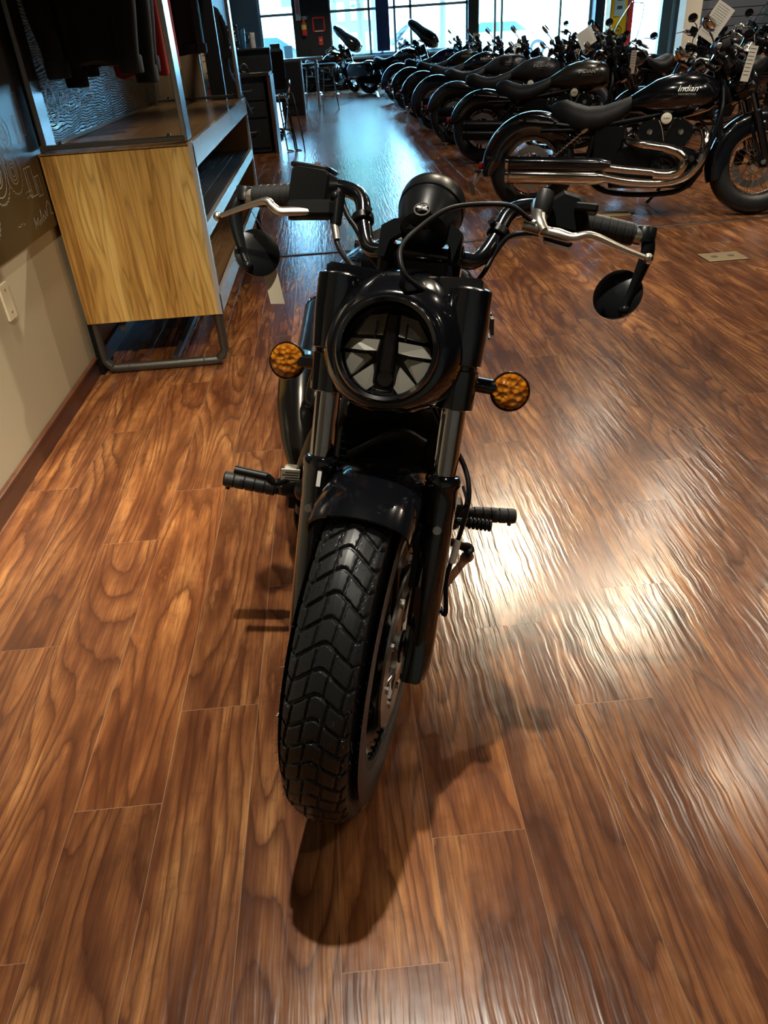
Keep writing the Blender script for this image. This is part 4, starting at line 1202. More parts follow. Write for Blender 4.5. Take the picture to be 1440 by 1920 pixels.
# signature
P_ = [(3.02, .695), (3.03, .745), (3.035, .70), (3.045, .725), (3.055, .70), (3.065, .735), (3.075, .70), (3.09, .72), (3.10, .70), (3.115, .755), (3.12, .70), (3.135, .73), (3.15, .705), (3.165, .74), (3.175, .71), (3.19, .745), (3.215, .765), (3.235, .745), (3.22, .715), (3.25, .712)]
for a, b in zip(P_, P_[1:]): line2(a, b, .0022)
m.build('line_drawing', 'chalk', pr, smooth=None)

# embossed black back board above the cabinet
M['emboss'] = mat('embossed_board', (0.012, 0.013, 0.015), 0.22, spec=1.0); t = NT(M['emboss']); P = t.sep(t.pos())
wob = t.noise(t.comb(0.0, P[1], t.math('MULTIPLY', P[2], 2.0)), 3.2, 2, .5)
hh = t.math('SINE', t.math('ADD', t.math('MULTIPLY', P[2], 560.0), t.math('MULTIPLY', wob, 46.0)))
t.bump(t.math('ADD', hh, t.math('MULTIPLY', t.noise(t.comb(0.0, P[1], t.math('MULTIPLY', P[2], 20.0)), 9.0, 3), 1.2)), 0.7, 0.0022)
bb = MB().box((WX + .009, 4.56, 1.51), (.016, 2.42, 1.14)).build('display_back_board', 'emboss', None, smooth=None)
tag(bb, 'black embossed wood-grain back board above the display cabinet', 'board')
m = MB(); bx = WX + .0178
for (yc, zc) in ((3.60, 1.075), (3.98, 1.115)):
    for e in (1.0, .86):
        m.rings([[V(bx, yc + (.060 * e + f) * cos(t_), zc + (.075 * e + f) * sin(t_)) for t_ in [2 * pi * i / 48 for i in range(48)]] for f in (-.002, .002)], (False, False))
    text_on(m, 'INDIAN', .034, (bx, yc, zc + .012), (0, 1, 0), (0, 0, 1)); text_on(m, 'MOTORCYCLE', .016, (bx, yc, zc - .02), (0, 1, 0), (0, 0, 1))
for yc in (3.77, 4.18, 3.44): text_on(m, 'Indian', .062, (bx, yc, 1.085 + (yc - 3.77) * .05), (0, 1, 0), (0, 0, 1), shear=.3); text_on(m, 'Motorcycle', .034, (bx, yc, 1.045 + (yc - 3.77) * .05), (0, 1, 0), (0, 0, 1), shear=.3)
m.build('lettering', mat('board_print', (0.30, 0.32, 0.34), 0.4), bb, smooth=None)

# wall plate
m = MB(); m.bevprism(rrect(.072, .125, .006), (WX + .003, 2.612, .545), (0, 1, 0), (0, 0, 1), .008, .003); wp = m.build('wall_plate', 'cream', None)
tag(wp, 'cream blank outlet plate on the beige wall under the poster', 'wall plate')
for z in (.51, .585): MB().cyl((WX + .006, 2.612, z), (WX + .009, 2.612, z), .004, None, 12).build('screw', 'steel', wp)

# ------------------------------------------------------------------ display cabinet
OAK = [(0.32, (0.26, 0.125, 0.028)), (0.44, (0.46, 0.26, 0.068)), (0.56, (0.62, 0.40, 0.125)), (0.70, (0.74, 0.54, 0.20))]
M['oak'] = wood_material('honey_laminate', 2, 0, OAK, 0.38, 10.0, .075, 1.7)
M['oaktop'] = wood_material('brown_laminate', 1, 0, [(0.3, (0.12, 0.065, 0.03)), (0.5, (0.20, 0.115, 0.055)), (0.72, (0.30, 0.19, 0.10))], 0.25, 9.0, .12)
M['oakin'] = wood_material('inner_laminate', 2, 1, [(0.3, (0.16, 0.09, 0.035)), (0.5, (0.28, 0.165, 0.07)), (0.72, (0.40, 0.26, 0.12))], 0.45, 9.0, .2)
M['edgegrey'] = mat('grey_edge_band', (0.40, 0.41, 0.43), 0.20, 0.0, 0.6, 0.12, 1.0)
M['ribbed'] = mat('ribbed_mat', (0.012, 0.013, 0.014), 0.55)
M['tubegrey'] = mat('gunmetal_tube', (0.10, 0.10, 0.095), 0.32, 0.7)
X0, X1, Y0, Y1, Z0, Z1 = -1.135, -.553, 3.262, 5.74, .242, .918
cab = empty('display_cabinet', loc=(0, 0, 0)); cab.location = (X0, Y0, 0)
tag(cab, 'long honey-coloured wood display cabinet standing on dark metal legs by the wall', 'cabinet')
Lc = V(-X0, -Y0, 0)
def cm(mb): mb.v = [tuple(Vector(p) + Lc) for p in mb.v]; return mb
W_, H_ = X1 - X0, Z1 - Z0
cm(MB().box(((X0 + X1) / 2, Y0 + .011, (Z0 + Z1) / 2), (W_, .022, H_))).build('end_panel', 'oak', cab, smooth=None)
cm(MB().box(((X0 + X1) / 2, Y1 - .011, (Z0 + Z1) / 2), (W_, .022, H_))).build('end_panel', 'oakin', cab, smooth=None)
cm(MB().box(((X0 + X1) / 2 - .004, (Y0 + Y1) / 2, Z1 + .002), (W_ + .004, Y1 - Y0, .010))).build('top_board', 'oaktop', cab, smooth=None)
cm(MB().box((X0 + .012, (Y0 + Y1) / 2, (Z0 + Z1) / 2), (.024, Y1 - Y0 - .05, H_ - .02))).build('back_panel', 'oakin', cab, smooth=None)
cm(MB().box(((X0 + X1) / 2, (Y0 + Y1) / 2, Z0 + .04), (W_ - .03, Y1 - Y0 - .05, .07))).build('bottom_board', 'oaktop', cab, smooth=None)
cm(MB().box((X1 + .006, (Y0 + Y1) / 2, Z1 - .036), (.018, Y1 - Y0, .092)).box((X1 + .006, (Y0 + Y1) / 2, Z0 + .042), (.018, Y1 - Y0, .084)).box((X1 + .006, Y0 + .013, (Z0 + Z1) / 2), (.018, .030, H_)).box((X1 + .006, Y1 - .010, (Z0 + Z1) / 2), (.018, .020, H_))).build('face_frame', 'edgegrey', cab, smooth=None)
cm(MB().box((X1 - .28, (Y0 + Y1) / 2, .590), (.55, Y1 - Y0 - .05, .036))).build('shelf', 'oakin', cab, smooth=None)
cm(MB().box((X1 + .004, (Y0 + Y1) / 2, .592), (.020, Y1 - Y0 - .06, .055))).build('shelf_edge', 'edgegrey', cab, smooth=None)
m = MB(); m.box((X1 - .26, (Y0 + Y1) / 2, .610), (.46, Y1 - Y0 - .07, .006))
for k in range(22): m.box((X1 - .095 - k * .018, (Y0 + Y1) / 2, .616), (.007, Y1 - Y0 - .08, .008))
m.box((X1 - .042, (Y0 + Y1) / 2, .615), (.05, Y1 - Y0 - .07, .010))
cm(m).build('shelf_mat', 'ribbed', cab, smooth=None)
# legs: rounded metal loops
for yy in (Y0 + .03, Y1 - .05):
    m = MB(); r_ = .06; pts = [(X0 + .02, yy, Z0 + .02), (X0 + .02, yy, .022 + r_)]
    pts += [(X0 + .02 + r_ - r_ * cos(a), yy, .022 + r_ - r_ * sin(a)) for a in (pi / 6, pi / 3, pi / 2)]
    pts += [(X1 - .01 - r_ + r_ * sin(a), yy, .022 + r_ - r_ * cos(a)) for a in (0, pi / 6, pi / 3, pi / 2)]
    pts += [(X1 - .01, yy, Z0 + .02)]
    m.tube(pts, .0205, 16, 3, up=(0, 1, 0))
    for x in (X0 + .13, X1 - .11): m.torus((x, yy, .022), (1, 0, 0), .0205, .003, 20, 6)
    cm(m).build('leg_loop', 'tubegrey', cab, smooth=70)
m = MB(); m.box((-.80, (Y0 + Y1) / 2, .035), (.025, Y1 - Y0 - .1, .025)); m.box((-1.0, (Y0 + Y1) / 2, .2), (.025, Y1 - Y0 - .1, .025))
cm(m).build('stretcher', 'tubegrey', cab, smooth=None)
m = MB(); m.box((X0 + .004, Y0 + .045, .13), (.02, .07, .25)); cm(m).build('rear_bracket', 'satin', cab, smooth=None)

# metal rack frame above the cabinet
rk = empty('garment_rack', loc=(X0, Y0, Z1 + .015)); tag(rk, 'square metal tube clothes rack frame standing on the wood cabinet', 'clothes rack')
Lr = V(-X0, -Y0, -(Z1 + .015))
def rm(mb): mb.v = [tuple(Vector(p) + Lr) for p in mb.v]; return mb
M['post'] = mat('polished_post', (0.42, 0.42, 0.42), 0.22, 0.95)
zb = Z1 + .016
for (x, y, w) in ((X1 - .010, Y0 + .062, 'post'), (X1 - .010, Y1 - .062, 'post'), (X0 + .028, Y0 + .062, 'post'), (X0 + .028, Y1 - .062, 'post')):
    rm(MB().box((x, y, (zb + 2.15) / 2), (.020, .115, 2.15 - zb), None, .002)).build('post', w, rk, smooth=None)
for y in (Y0 + .012, Y1 - .02):
    m = MB(); m.box(((X0 + X1) / 2, y, zb + .010), (W_ - .02, .024, .018), None, .002); b_ = rm(m).build('foot_bar', 'tubegrey', rk, smooth=None)
    m = MB()
    for x in (X0 + .09, X1 - .07): m.cyl((x, y, zb + .018), (x, y, zb + .030), .008, .005, 12)
    rm(m).build('bolt', 'satin', b_)
for x in (X1 - .01, X0 + .026): rm(MB().box((x, (Y0 + Y1) / 2, 2.16), (.026, Y1 - Y0, .026))).build('top_rail', 'tubegrey', rk, smooth=None)
rm(MB().cyl((-.82, Y0, 2.05), (-.82, Y1, 2.05), .0125, None, 16).box((-.82, Y0 + .01, 2.10), (.03, .02, .12)).box((-.82, Y1 - .01, 2.10), (.03, .02, .12)).box(((X0 + X1) / 2, Y0 + .012, 2.16), (W_, .026, .026)).box(((X0 + X1) / 2, Y1 - .02, 2.16), (W_, .026, .026))).build('hanging_rail', 'post', rk)
# wooden board closing the far end of the rack
M['board'] = wood_material('grey_oak_board', 2, 0, [(0.3, (0.22, 0.17, 0.11)), (0.5, (0.32, 0.25, 0.165)), (0.72, (0.42, 0.34, 0.24))], 0.5, 12.0, .3)
eb = MB().box((-.985, 5.80, 1.30), (.36, .03, 1.9 - .0)).build('end_board', 'board', None, smooth=None); eb.location.z = .0
tag(eb, 'upright pale oak board closing the far end of the clothes rack', 'board')
eb2 = MB().box((-.72, 5.82, .9), (.10, .04, 1.8)).build('dark_upright', 'blackwall', None, smooth=None); tag(eb2, 'narrow black upright beside the pale oak board', 'upright')

# ------------------------------------------------------------------ garments
def cloth(name, col, rough=.85, sh=.3):
    mm = mat(name, col, rough, sheen=sh); t = NT(mm); t.bump(t.noise(t.obj(), 600, 2), .2, .0006); return mm
M['navycloth'] = cloth('navy_fleece', (0.010, 0.016, 0.020), sh=0.05)
M['blackcloth'] = cloth('black_fleece', (0.006, 0.007, 0.009), sh=0.03)
M['redcloth'] = cloth('red_jersey', (0.42, 0.022, 0.030))
M['denim'] = cloth('dark_denim', (0.010, 0.016, 0.028), .7, sh=.05)
def garment(y, xc, zb_, width, depth, m_, label, sleeves=True, group=None, seed=0, name='jacket', sl=None, cuffs=True):
    """hanging garment; rail along y, body across x"""
    r = empty(name, loc=(xc, y, 2.05)); tag(r, label, 'clothing', group)
    q = random.Random(seed)
    H = 2.05
    m = MB(); rg = []
    ph = [q.uniform(0, 6) for _ in range(6)]
    top = 1.93; n = 26
    for i in range(n + 1):
        f = i / n; z = top + (zb_ - top) * f
        w = width / 2 * (.80 + .20 * min(1, f * 6)) * (1 - .06 * f); dp = depth / 2 * (.55 + .45 * min(1, f * 3)) * (1 + .15 * f)
        ring = []
        for k in range(44):
            t_ = 2 * pi * k / 44; c_, s_ = cos(t_), sin(t_)
            fold = 1 + .16 * f * sin(5 * t_ + ph[0] + f * 1.4) + .10 * f * sin(9 * t_ + ph[1]) + .05 * sin(13 * t_ + ph[2] + f * 3)
            ring.append(V(w * (abs(c_) ** .75) * (1 if c_ > 0 else -1), dp * s_ * fold, z - H + .008 * sin(4 * t_ + ph[3]) * f))
        rg.append(ring)
    m.rings(rg, (True, True)); b = m.build('torso', m_, r, smooth=80)
    if sleeves:
        for s in (-1, 1):
            m = MB(); x0 = s * width * .40
            zz = sl or (zb_ - .02)
            pts = [V(x0, -.0, top - H - .03), V(x0 + s * .06, -.03, 1.70 - H), V(x0 + s * .065, -.06, 1.45 - H), V(x0 + s * .05, -.065, zz + .10 - H), V(x0 + s * .045, -.06, zz - H)]
            m.tube(pts, [.075, .075, .068, .058, .048, .044], 18, 7, flat=.72); so = m.build('sleeve', m_, r, smooth=80)
            if cuffs:
                m = MB(); e = pts[-1]; m.lathe([(0, .040), (.004, .046), (.055, .048), (.062, .044)], e + V(0, 0, -.004), (0, 0, 1), 20, (True, False)); m.build('cuff', m_, so)
    m = MB(); m.tube([(-width * .38, 0, top - H - .02), (0, 0, top - H + .05), (width * .38, 0, top - H - .02)], .008, 8, 6); m.tube([(0, 0, top - H + .05), (0, 0, -.02), (.0, .018, .012), (0, 0, .022)], .003, 6, 5); m.build('hanger', 'satin', r)
    return r
garment(3.48, -.885, 1.21, .24, .07, 'blackcloth', 'black jacket hanging nearest the poster, its long sleeve drooping lowest over the back board', seed=1, sl=1.17)
garment(3.68, -.875, 1.20, .25, .07, 'navycloth', 'dark blue-grey hooded sweatshirt hanging in front of the red shirt', seed=2, sl=1.13)
garment(3.88, -.885, 1.22, .22, .07, 'blackcloth', 'black sweatshirt hanging between the blue-grey sweatshirt and the red shirt', seed=3, sl=1.16)
garment(4.10, -.845, 1.14, .27, .08, 'redcloth', 'bright red shirt hanging among the dark jackets', sleeves=False, seed=4, name='shirt')
garment(4.32, -.825, 1.16, .27, .08, 'redcloth', 'deeper red shirt hanging just behind the bright red one beside the post', sleeves=False, seed=9, name='shirt')
j = garment(4.95, -.745, 1.205, .21, .13, 'denim', 'dark denim jeans hanging behind the front post of the rack', sleeves=False, seed=5, name='jeans')
m = MB(); m.lathe([(0, .1), (.045, .1)], (0, 0, 1.205 - 2.05), (0, 0, 1), 30); 
m.v = [(p[0] * 1.08, p[1] * .80, p[2]) for p in m.v]; m.build('hem', 'denim', j, smooth=60)
# hooded top on a stand beyond the rack
r = empty('hoodie', loc=(-.83, 7.0, 0)); tag(r, 'black hooded top with dark red print hanging beyond the clothes rack', 'clothing')
m = MB(); m.rings([[V(w * cos(t_) + dx, d_ * sin(t_), z) for t_ in [2 * pi * k / 28 for k in range(28)]] for z, w, d_, dx in ((1.50, .03, .05, -.02), (1.47, .07, .08, -.01), (1.38, .10, .10, 0), (1.25, .105, .11, .01), (1.15, .085, .10, .0), (1.05, .09, .10, 0), (.92, .11, .11, .03), (.80, .13, .12, .07), (.74, .14, .12, .08))]); m.build('torso', 'blackcloth', r, smooth=80)
m = MB(); m.tube([(.08, -.09, 1.42), (.105, -.10, 1.30), (.10, -.10, 1.18), (.08, -.09, 1.14)], .02, 10, 5, flat=.5); m.build('hood', 'blackcloth', r, smooth=80)
m = MB(); text_on(m, 'INDIAN', .05, (-.01, -.115, 1.24), (.35, 0, -1), (1, 0, .35)); m.build('print', mat('dark_red_print', (.16, .01, .015), .8), r)
m = MB(); m.cyl((0, 0, 0), (0, 0, 1.3), .014, None, 12); m.lathe([(0, .16), (.012, .15), (.02, .02)], (0, 0, 0), (0, 0, 1), 28); m.build('stand', 'satin', r)
# sticker column
r = empty('poster_column', loc=(-.86, 6.62, 0)); tag(r, 'slim pale blue display column covered with cream and pink prints', 'display column')
M['paleblue'] = mat('pale_blue_board', (0.35, 0.62, 0.68), 0.4); M['creampr'] = mat('cream_print', (0.85, 0.76, 0.55), 0.5); M['pinkpr'] = mat('pink_print', (0.80, 0.16, 0.25), 0.5); M['redpr'] = mat('red_print', (.6, .05, .04), .5)
MB().box((0, 0, .95), (.095, .10, 1.9)).build('column_body', 'paleblue', r, smooth=None)
MB().box((.002, -.052, 1.22), (.085, .004, .40)).build('print', 'creampr', r, smooth=None)
m = MB(); q = random.Random(3)
for k in range(9): m.box((q.uniform(-.02, .02), -.055, 1.06 + k * .038), (q.uniform(.01, .035), .002, .006), Matrix.Rotation(q.uniform(-.6, .6), 3, 'Y'))
m.build('print_figures', 'redpr', r, smooth=None)
MB().box((.004, -.052, .90), (.07, .004, .12)).build('print', 'pinkpr', r, smooth=None)
MB().box((.004, -.055, .96), (.07, .002, .012)).build('print', 'redpr', r, smooth=None)
gb = empty('bottle', loc=(-1.02, 8.45, .955)); 
bpy.data.objects.remove(gb)

# ------------------------------------------------------------------ desks, stools and things in the rear of the room
M['deskdark'] = mat('charcoal_laminate', (0.016, 0.019, 0.023), 0.42)
M['desktop'] = mat('dark_desktop', (0.030, 0.028, 0.030), 0.28)
M['walnut'] = wood_material('walnut_edge', 2, 0, [(0.3, (0.05, 0.025, 0.02)), (0.7, (0.12, 0.06, 0.045))], 0.4, 20.0)
d1 = empty('service_desk', loc=(-1.38, 11.0, 0)); tag(d1, 'charcoal service desk with drawers and a raised back behind the display cabinet', 'desk')
def B(c, d, name, m_, p, **kw): return MB().box(c, d).build(name, m_, p, smooth=None, **kw)
B((.0, 0, .885), (1.42, .72, .035), 'desktop', 'desktop', d1)
B((.70, 0, .435), (.045, .70, .87), 'side_panel', 'walnut', d1)
B((-.70, 0, .435), (.045, .70, .87), 'side_panel', 'walnut', d1)
B((0, .20, .43), (1.35, .30, .84), 'carcass', 'deskdark', d1)
B((0, .32, 1.02), (1.44, .05, .24), 'raised_back', 'deskdark', d1)
B((0, .30, 1.15), (1.46, .14, .02), 'ledge', 'desktop', d1)
for k, (z, h) in enumerate(((.70, .17), (.51, .17), (.24, .32))):
    dr = B((.40, -.30, z), (.44, .06, h), 'drawer', 'deskdark', d1)
    MB().tube([(.33, -.335, z + .03), (.35, -.36, z + .02), (.45, -.36, z + .02), (.47, -.335, z + .03)], .006, 8, 4).build('handle', 'steel', dr)
B((.40, .0, .44), (.46, .62, .84), 'drawer_unit', 'deskdark', d1)
def small(name, label, cat, loc, group=None, rz=0):
    r = empty(name, loc=loc, rz=rz); tag(r, label, cat, group); return r
r = small('headphones', 'black headphones with chrome band standing on the service desk', 'headphones', (-.98, 10.85, .905))
MB().torus((0, 0, .055), (.2, 1, 0), .045, .006, 28, 8).build('headband', 'steel', r)
for s in (-1, 1): MB().lathe([(-.012, .018), (0, .024), (.012, .018)], (s * .045, 0, .03), (1, 0, 0), 16).build('ear_cup', 'satin', r)
r = small('desk_phone', 'small white phone standing in a cradle on the service desk', 'phone', (-1.25, 10.85, .903)); MB().box((0, 0, .045), (.045, .012, .08), Matrix.Rotation(-.2, 3, 'X'), .004).build('handset', 'whitepaint', r); MB().box((0, .01, .006), (.06, .05, .012), None, .003).build('cradle', 'satin', r)
r = small('paper_sheet', 'white sheet of paper lying on the service desk edge', 'paper', (-.83, 10.75, .903)); MB().box((0, 0, .001), (.16, .10, .002)).build('sheet', 'paper', r)
r = small('monitor', 'black screen with a small printout stuck on it on the desk ledge', 'monitor', (-1.12, 11.28, 1.16)); MB().box((0, 0, .15), (.17, .03, .22), None, .006).build('screen', 'gloss', r); MB().box((0, 0, .02), (.04, .03, .05)).build('foot', 'satin', r); MB().box((0, 0, .006), (.12, .08, .012)).build('base', 'satin', r)
q = random.Random(2); m = MB()
for k in range(26): m.box((q.uniform(-.06, .06), -.0165, q.uniform(.07, .23)), (q.uniform(.004, .02), .001, q.uniform(.003, .012)))
m.build('screen_print', 'paper', r, smooth=None)
r = small('tumbler', 'tall blue insulated tumbler on the desk ledge', 'tumbler', (-.99, 11.30, 1.16)); MB().lathe([(0, .030), (.01, .033), (.20, .042), (.205, .040)], (0, 0, 0), (0, 0, 1), 24).build('cup', mat('blue_enamel', (.03, .12, .25), .3), r); MB().tube([(.04, 0, .16), (.075, 0, .15), (.075, 0, .08), (.038, 0, .06)], .007, 8, 5).build('handle', 'satin', r); MB().lathe([(.205, .043), (.215, .040)], (0, 0, 0), (0, 0, 1), 24).build('lid', 'satin', r)
r = small('paper_cups', 'stack of white paper cups on the desk ledge beside the blue tumbler', 'paper cups', (-.86, 11.28, 1.16)); m = MB()
for k in range(7): m.lathe([(k * .024, .030), (k * .024 + .02, .033), (k * .024 + .022, .036), (k * .024 + .024, .033)], (0, 0, 0), (0, 0, 1), 20)
m.build('cup_stack', 'whitepaint', r)
r = small('spray_bottle', 'green bottle behind the black hooded top on the desk ledge', 'bottle', (-1.33, 11.28, 1.16)); MB().lathe([(0, .035), (.01, .04), (.12, .04), (.16, .018), (.19, .016)], (0, 0, 0), (0, 0, 1), 20).build('bottle_body', mat('green_plastic', (.01, .22, .14), .35), r); MB().box((.01, 0, .20), (.05, .02, .03), None, .004).build('spray_head', 'satin', r)
# office chair behind
r = small('office_chair', 'black office chair with chrome arm behind the service desk', 'chair', (-.78, 12.6, 0))
MB().box((0, 0, .50), (.46, .46, .08), None, .03).build('seat', 'leather', r); MB().box((.0, .22, .86), (.44, .07, .52), Matrix.Rotation(.12, 3, 'X'), .03).build('backrest', 'leather', r)
for s in (-1, 1): MB().tube([(s * .24, -.10, .50), (s * .27, -.12, .70), (s * .27, .12, .70), (s * .24, .18, .52)], .014, 8, 5).build('armrest', 'chrome', r)
MB().cyl((0, 0, .10), (0, 0, .47), .025, None, 12).build('column', 'chrome', r)
for k in range(5): MB().tube([(0, 0, .10), (.26 * cos(k * 1.2566), .26 * sin(k * 1.2566), .07)], .016, 8, 3).cyl((.26 * cos(k * 1.2566), .26 * sin(k * 1.2566), 0), (.26 * cos(k * 1.2566), .26 * sin(k * 1.2566), .055), .025, None, 10).build('foot', 'satin', r)
d2 = empty('counter', loc=(-.62, 16.3, 0)); tag(d2, 'dark standing counter with a metal edged top beside the bar stools', 'counter')
B((0, 0, .44), (.40, .9, .86), 'carcass', 'deskdark', d2); B((.215, 0, .44), (.03, .92, .88), 'side_panel', 'walnut', d2)
MB().box((.22, .0, .90), (.84, .70, .035), None, .008).build('counter_top', 'steel', d2, smooth=None)
B((-.02, -.46, .30), (.30, .02, .20), 'drawer', 'deskdark', d2)
MB().cyl((.50, .30, 0), (.50, .30, .885), .03, None, 14).build('support_post', 'chrome', d2)
r = small('tablet', 'tablet in a blue-lit frame standing on the counter', 'tablet', (-.60, 16.1, .92)); MB().box((0, 0, .10), (.15, .015, .20), Matrix.Rotation(-.15, 3, 'X'), .004).build('screen', mat('tablet_screen', (.02, .06, .12), .1, emis=(.1, .3, .5), estr=.6), r); MB().box((0, .03, .01), (.10, .08, .02), None, .004).build('stand', 'satin', r)
r = small('card_box', 'dark cardboard box on the counter beside the tablet', 'box', (-.84, 16.2, .92)); MB().box((0, 0, .12), (.18, .16, .24), None, .004).build('box_body', 'deskdark', r); MB().box((0, 0, .242), (.19, .17, .006)).build('lid', 'steel', r)
# bar stools
def stool(x, y, label):
    r = empty('bar_stool', loc=(x, y, 0)); tag(r, label, 'bar stool', 'chrome bar stools')
    MB().lathe([(.70, .14), (.705, .165), (.75, .175), (.785, .165), (.795, .13)], (0, 0, 0), (0, 0, 1), 32).build('seat', 'leather', r, smooth=50)
    MB().lathe([(.712, .172), (.712, .180), (.742, .180), (.742, .172)], (0, 0, 0), (0, 0, 1), 32, (False, False)).build('seat_band', 'chrome', r)
    for k in range(4):
        a = pi / 4 + k * pi / 2
        MB().tube([(.12 * cos(a), .12 * sin(a), .71), (.15 * cos(a), .15 * sin(a), .45), (.19 * cos(a), .19 * sin(a), .16), (.225 * cos(a), .225 * sin(a), .0)], .0115, 10, 5).build('leg', 'chrome', r)
    MB().torus((0, 0, .27), (0, 0, 1), .178, .010, 36, 8).build('foot_ring', 'chrome', r)
    return r
stool(-.24, 17.25, 'chrome bar stool with black seat tucked under the counter end')
stool(.10, 16.55, 'chrome bar stool with black seat standing further from the counter')
# folded chrome stand leaning by the desk
r = small('folding_stand', 'black and chrome folded chair leaning against the service desk side', 'folding chair', (-.53, 10.95, 0))
for dx in (0, .10): MB().tube([(dx - .02, -.20, .012), (dx - .05, -.02, .30), (dx - .07, .10, .60), (dx - .03, .14, .63), (dx + .02, .08, .58), (dx + .10, -.16, .012), (dx + .04, -.25, .012), (dx - .02, -.20, .012)], .010, 8, 6).build('frame', 'satin' if dx else 'chrome', r)
MB().box((.0, .02, .38), (.02, .28, .25), Matrix.Rotation(.2, 3, 'Y'), .006).build('seat', 'satin', r)
for z in (.16, .30, .45): MB().tube([(-.06, -.12, z), (.02, .0, z + .03), (.06, -.10, z - .04)], .006, 6, 5).build('cross_bar', 'chrome', r)

# pillar equipment
r = small('fire_extinguisher', 'red fire extinguisher with yellow label on the black pillar', 'fire extinguisher', (-.38, YB - .56, 1.26))
MB().lathe([(0, .055), (.02, .065), (.26, .065), (.31, .03), (.33, .02)], (0, 0, 0), (0, 0, 1), 24).build('cylinder', 'redpr', r, smooth=50)
MB().lathe([(.13, .0665), (.23, .0665)], (0, 0, 0), (0, 0, 1), 24, (False, False)).build('label', mat('yellow_label', (.85, .7, .1), .5), r)
MB().tube([(0, 0, .33), (.08, 0, .36), (.10, 0, .41)], .010, 8, 4).tube([(-.02, 0, .34), (.06, -.02, .40), (-.09, 0, .38)], .010, 8, 4).build('handle', 'whitepaint', r)
MB().box((0, .05, .08), (.14, .03, .18)).build('bracket', 'redpr', r)
r = small('alarm_sign', 'red framed alarm box on the black pillar', 'alarm', (.0, YB - .515, 1.48))
m = MB()
for a in (-1, 1): m.box((a * .14, 0, .0), (.035, .03, .30)); m.box((0, 0, a * .14), (.30, .03, .035))
m.build('frame', mat('alarm_red', (.65, .04, .04), .4), r, smooth=None); MB().box((0, .008, 0), (.25, .012, .25)).build('panel', 'blackwall', r, smooth=None); MB().cyl((.0, -.005, .03), (0, .01, .03), .04, None, 16).build('bell', 'darkmetal', r); MB().box((0, -.015, -.145), (.22, .01, .02)).build('notice', 'whitepaint', r, smooth=None)
r = small('pull_station', 'small red pull station below the framed alarm box', 'alarm', (.02, YB - .515, 1.12)); MB().box((0, 0, 0), (.11, .03, .19), None, .006).build('housing', 'redpr', r); MB().box((0, -.02, .02), (.06, .02, .02)).build('lever', 'whitepaint', r)
r = small('electric_panel', 'flat black service panel low on the black pillar', 'panel', (-.10, YB - .515, .72)); MB().box((0, 0, 0), (.34, .02, .55), None, .004).build('door', 'deskdark', r); MB().cyl((.07, -.012, .03), (.07, -.02, .03), .012, None, 12).build('lock', 'steel', r)
r = small('wall_sign', 'white notice with pink and blue print high on the black pillar', 'sign', (-.50, YB - .51, 1.84)); MB().box((0, 0, 0), (.13, .01, .50)).build('plate', 'whitepaint', r, smooth=None); MB().box((-.01, -.007, .05), (.05, .004, .34)).build('print', 'pinkpr', r, smooth=None); MB().box((.035, -.007, .03), (.015, .004, .38)).build('print', 'banner', r, smooth=None)

# gas pump, goods on the partition
r = small('gas_pump', 'yellow vintage fuel pump with pale blue window by the cream column', 'fuel pump', (5.95, 17.4, 0)); M['yellow'] = mat('pump_yellow', (.80, .55, .02), .3, 0, .5)
MB().box((0, 0, .85), (.34, .34, 1.7), None, .03).build('pump_body', 'yellow', r); MB().box((.24, 0, .85), (.10, .34, 1.7), None, .01).build('side_panel', 'redpr', r)
MB().box((0, -.175, 1.42), (.22, .012, .42), None, .004).build('window', 'paleblue', r); m = MB(); m.torus((0, -.178, .98), (0, 1, 0), .075, .004, 32, 6); text_on(m, 'GAS', .045, (0, -.178, .98), (1, 0, 0), (0, 0, 1), ext=.002); m.build('emblem', 'ink', r)
for z in (1.36, 1.5): MB().box((0, -.184, z), (.10, .006, .05)).build('dial', 'banner', r)
MB().tube([(-.18, -.05, 1.0), (-.26, -.08, .7), (-.24, -.08, .35), (-.20, -.06, .8)], .013, 8, 6).build('hose', 'hose', r)
M['slat'] = mat('slatwall_grey', (.085, .095, .105), .5)
sw_ = small('slatwall', 'grey slatted display wall with a faint repeated emblem pattern behind the second row', 'display wall', (9.3, 17.06, 1.4))
m = MB()
for k in range(18): m.box((0, 0, -1.3 + k * .15), (3.6, .05, .138))
m.build('slats', 'slat', sw_, smooth=None)
m = MB(); q = random.Random(8)
for i in range(9):
    for k in range(7): m.torus((-1.6 + i * .4 + (k % 2) * .2, -.03, -.9 + k * .3), (0, 1, 0), .05, .006, 16, 4); m.box((-1.6 + i * .4 + (k % 2) * .2 + .09, -.03, -.9 + k * .3 + .02), (.08, .006, .012))
m.build('pattern', mat('pattern_dark', (.05, .055, .06), .6), sw_, smooth=None)
r = small('plaid_shirt', 'grey plaid shirt hanging high on the slatted display wall', 'clothing', (8.75, 16.9, 1.55)); M['plaid'] = mat('plaid', (.2, .2, .2), .8); t = NT(M['plaid']); P = t.sep(t.obj())
pf = t.math('ADD', t.math('GREATER_THAN', t.math('SINE', t.math('MULTIPLY', P[0], 90.0)), 0.0), t.math('GREATER_THAN', t.math('SINE', t.math('MULTIPLY', P[2], 90.0)), 0.0)); t.link(t.ramp(t.math('MULTIPLY', pf, .5), [(0, (.02, .02, .02)), (.5, (.10, .10, .11)), (1, (.4, .4, .4))]), t.b.inputs['Base Color'])
MB().rings([[V(.24 * cos(t_), .05 * sin(t_), z) for t_ in [2 * pi * k / 24 for k in range(24)]] for z in (0, .2, .45, .6)]).build('torso', 'plaid', r, smooth=60)
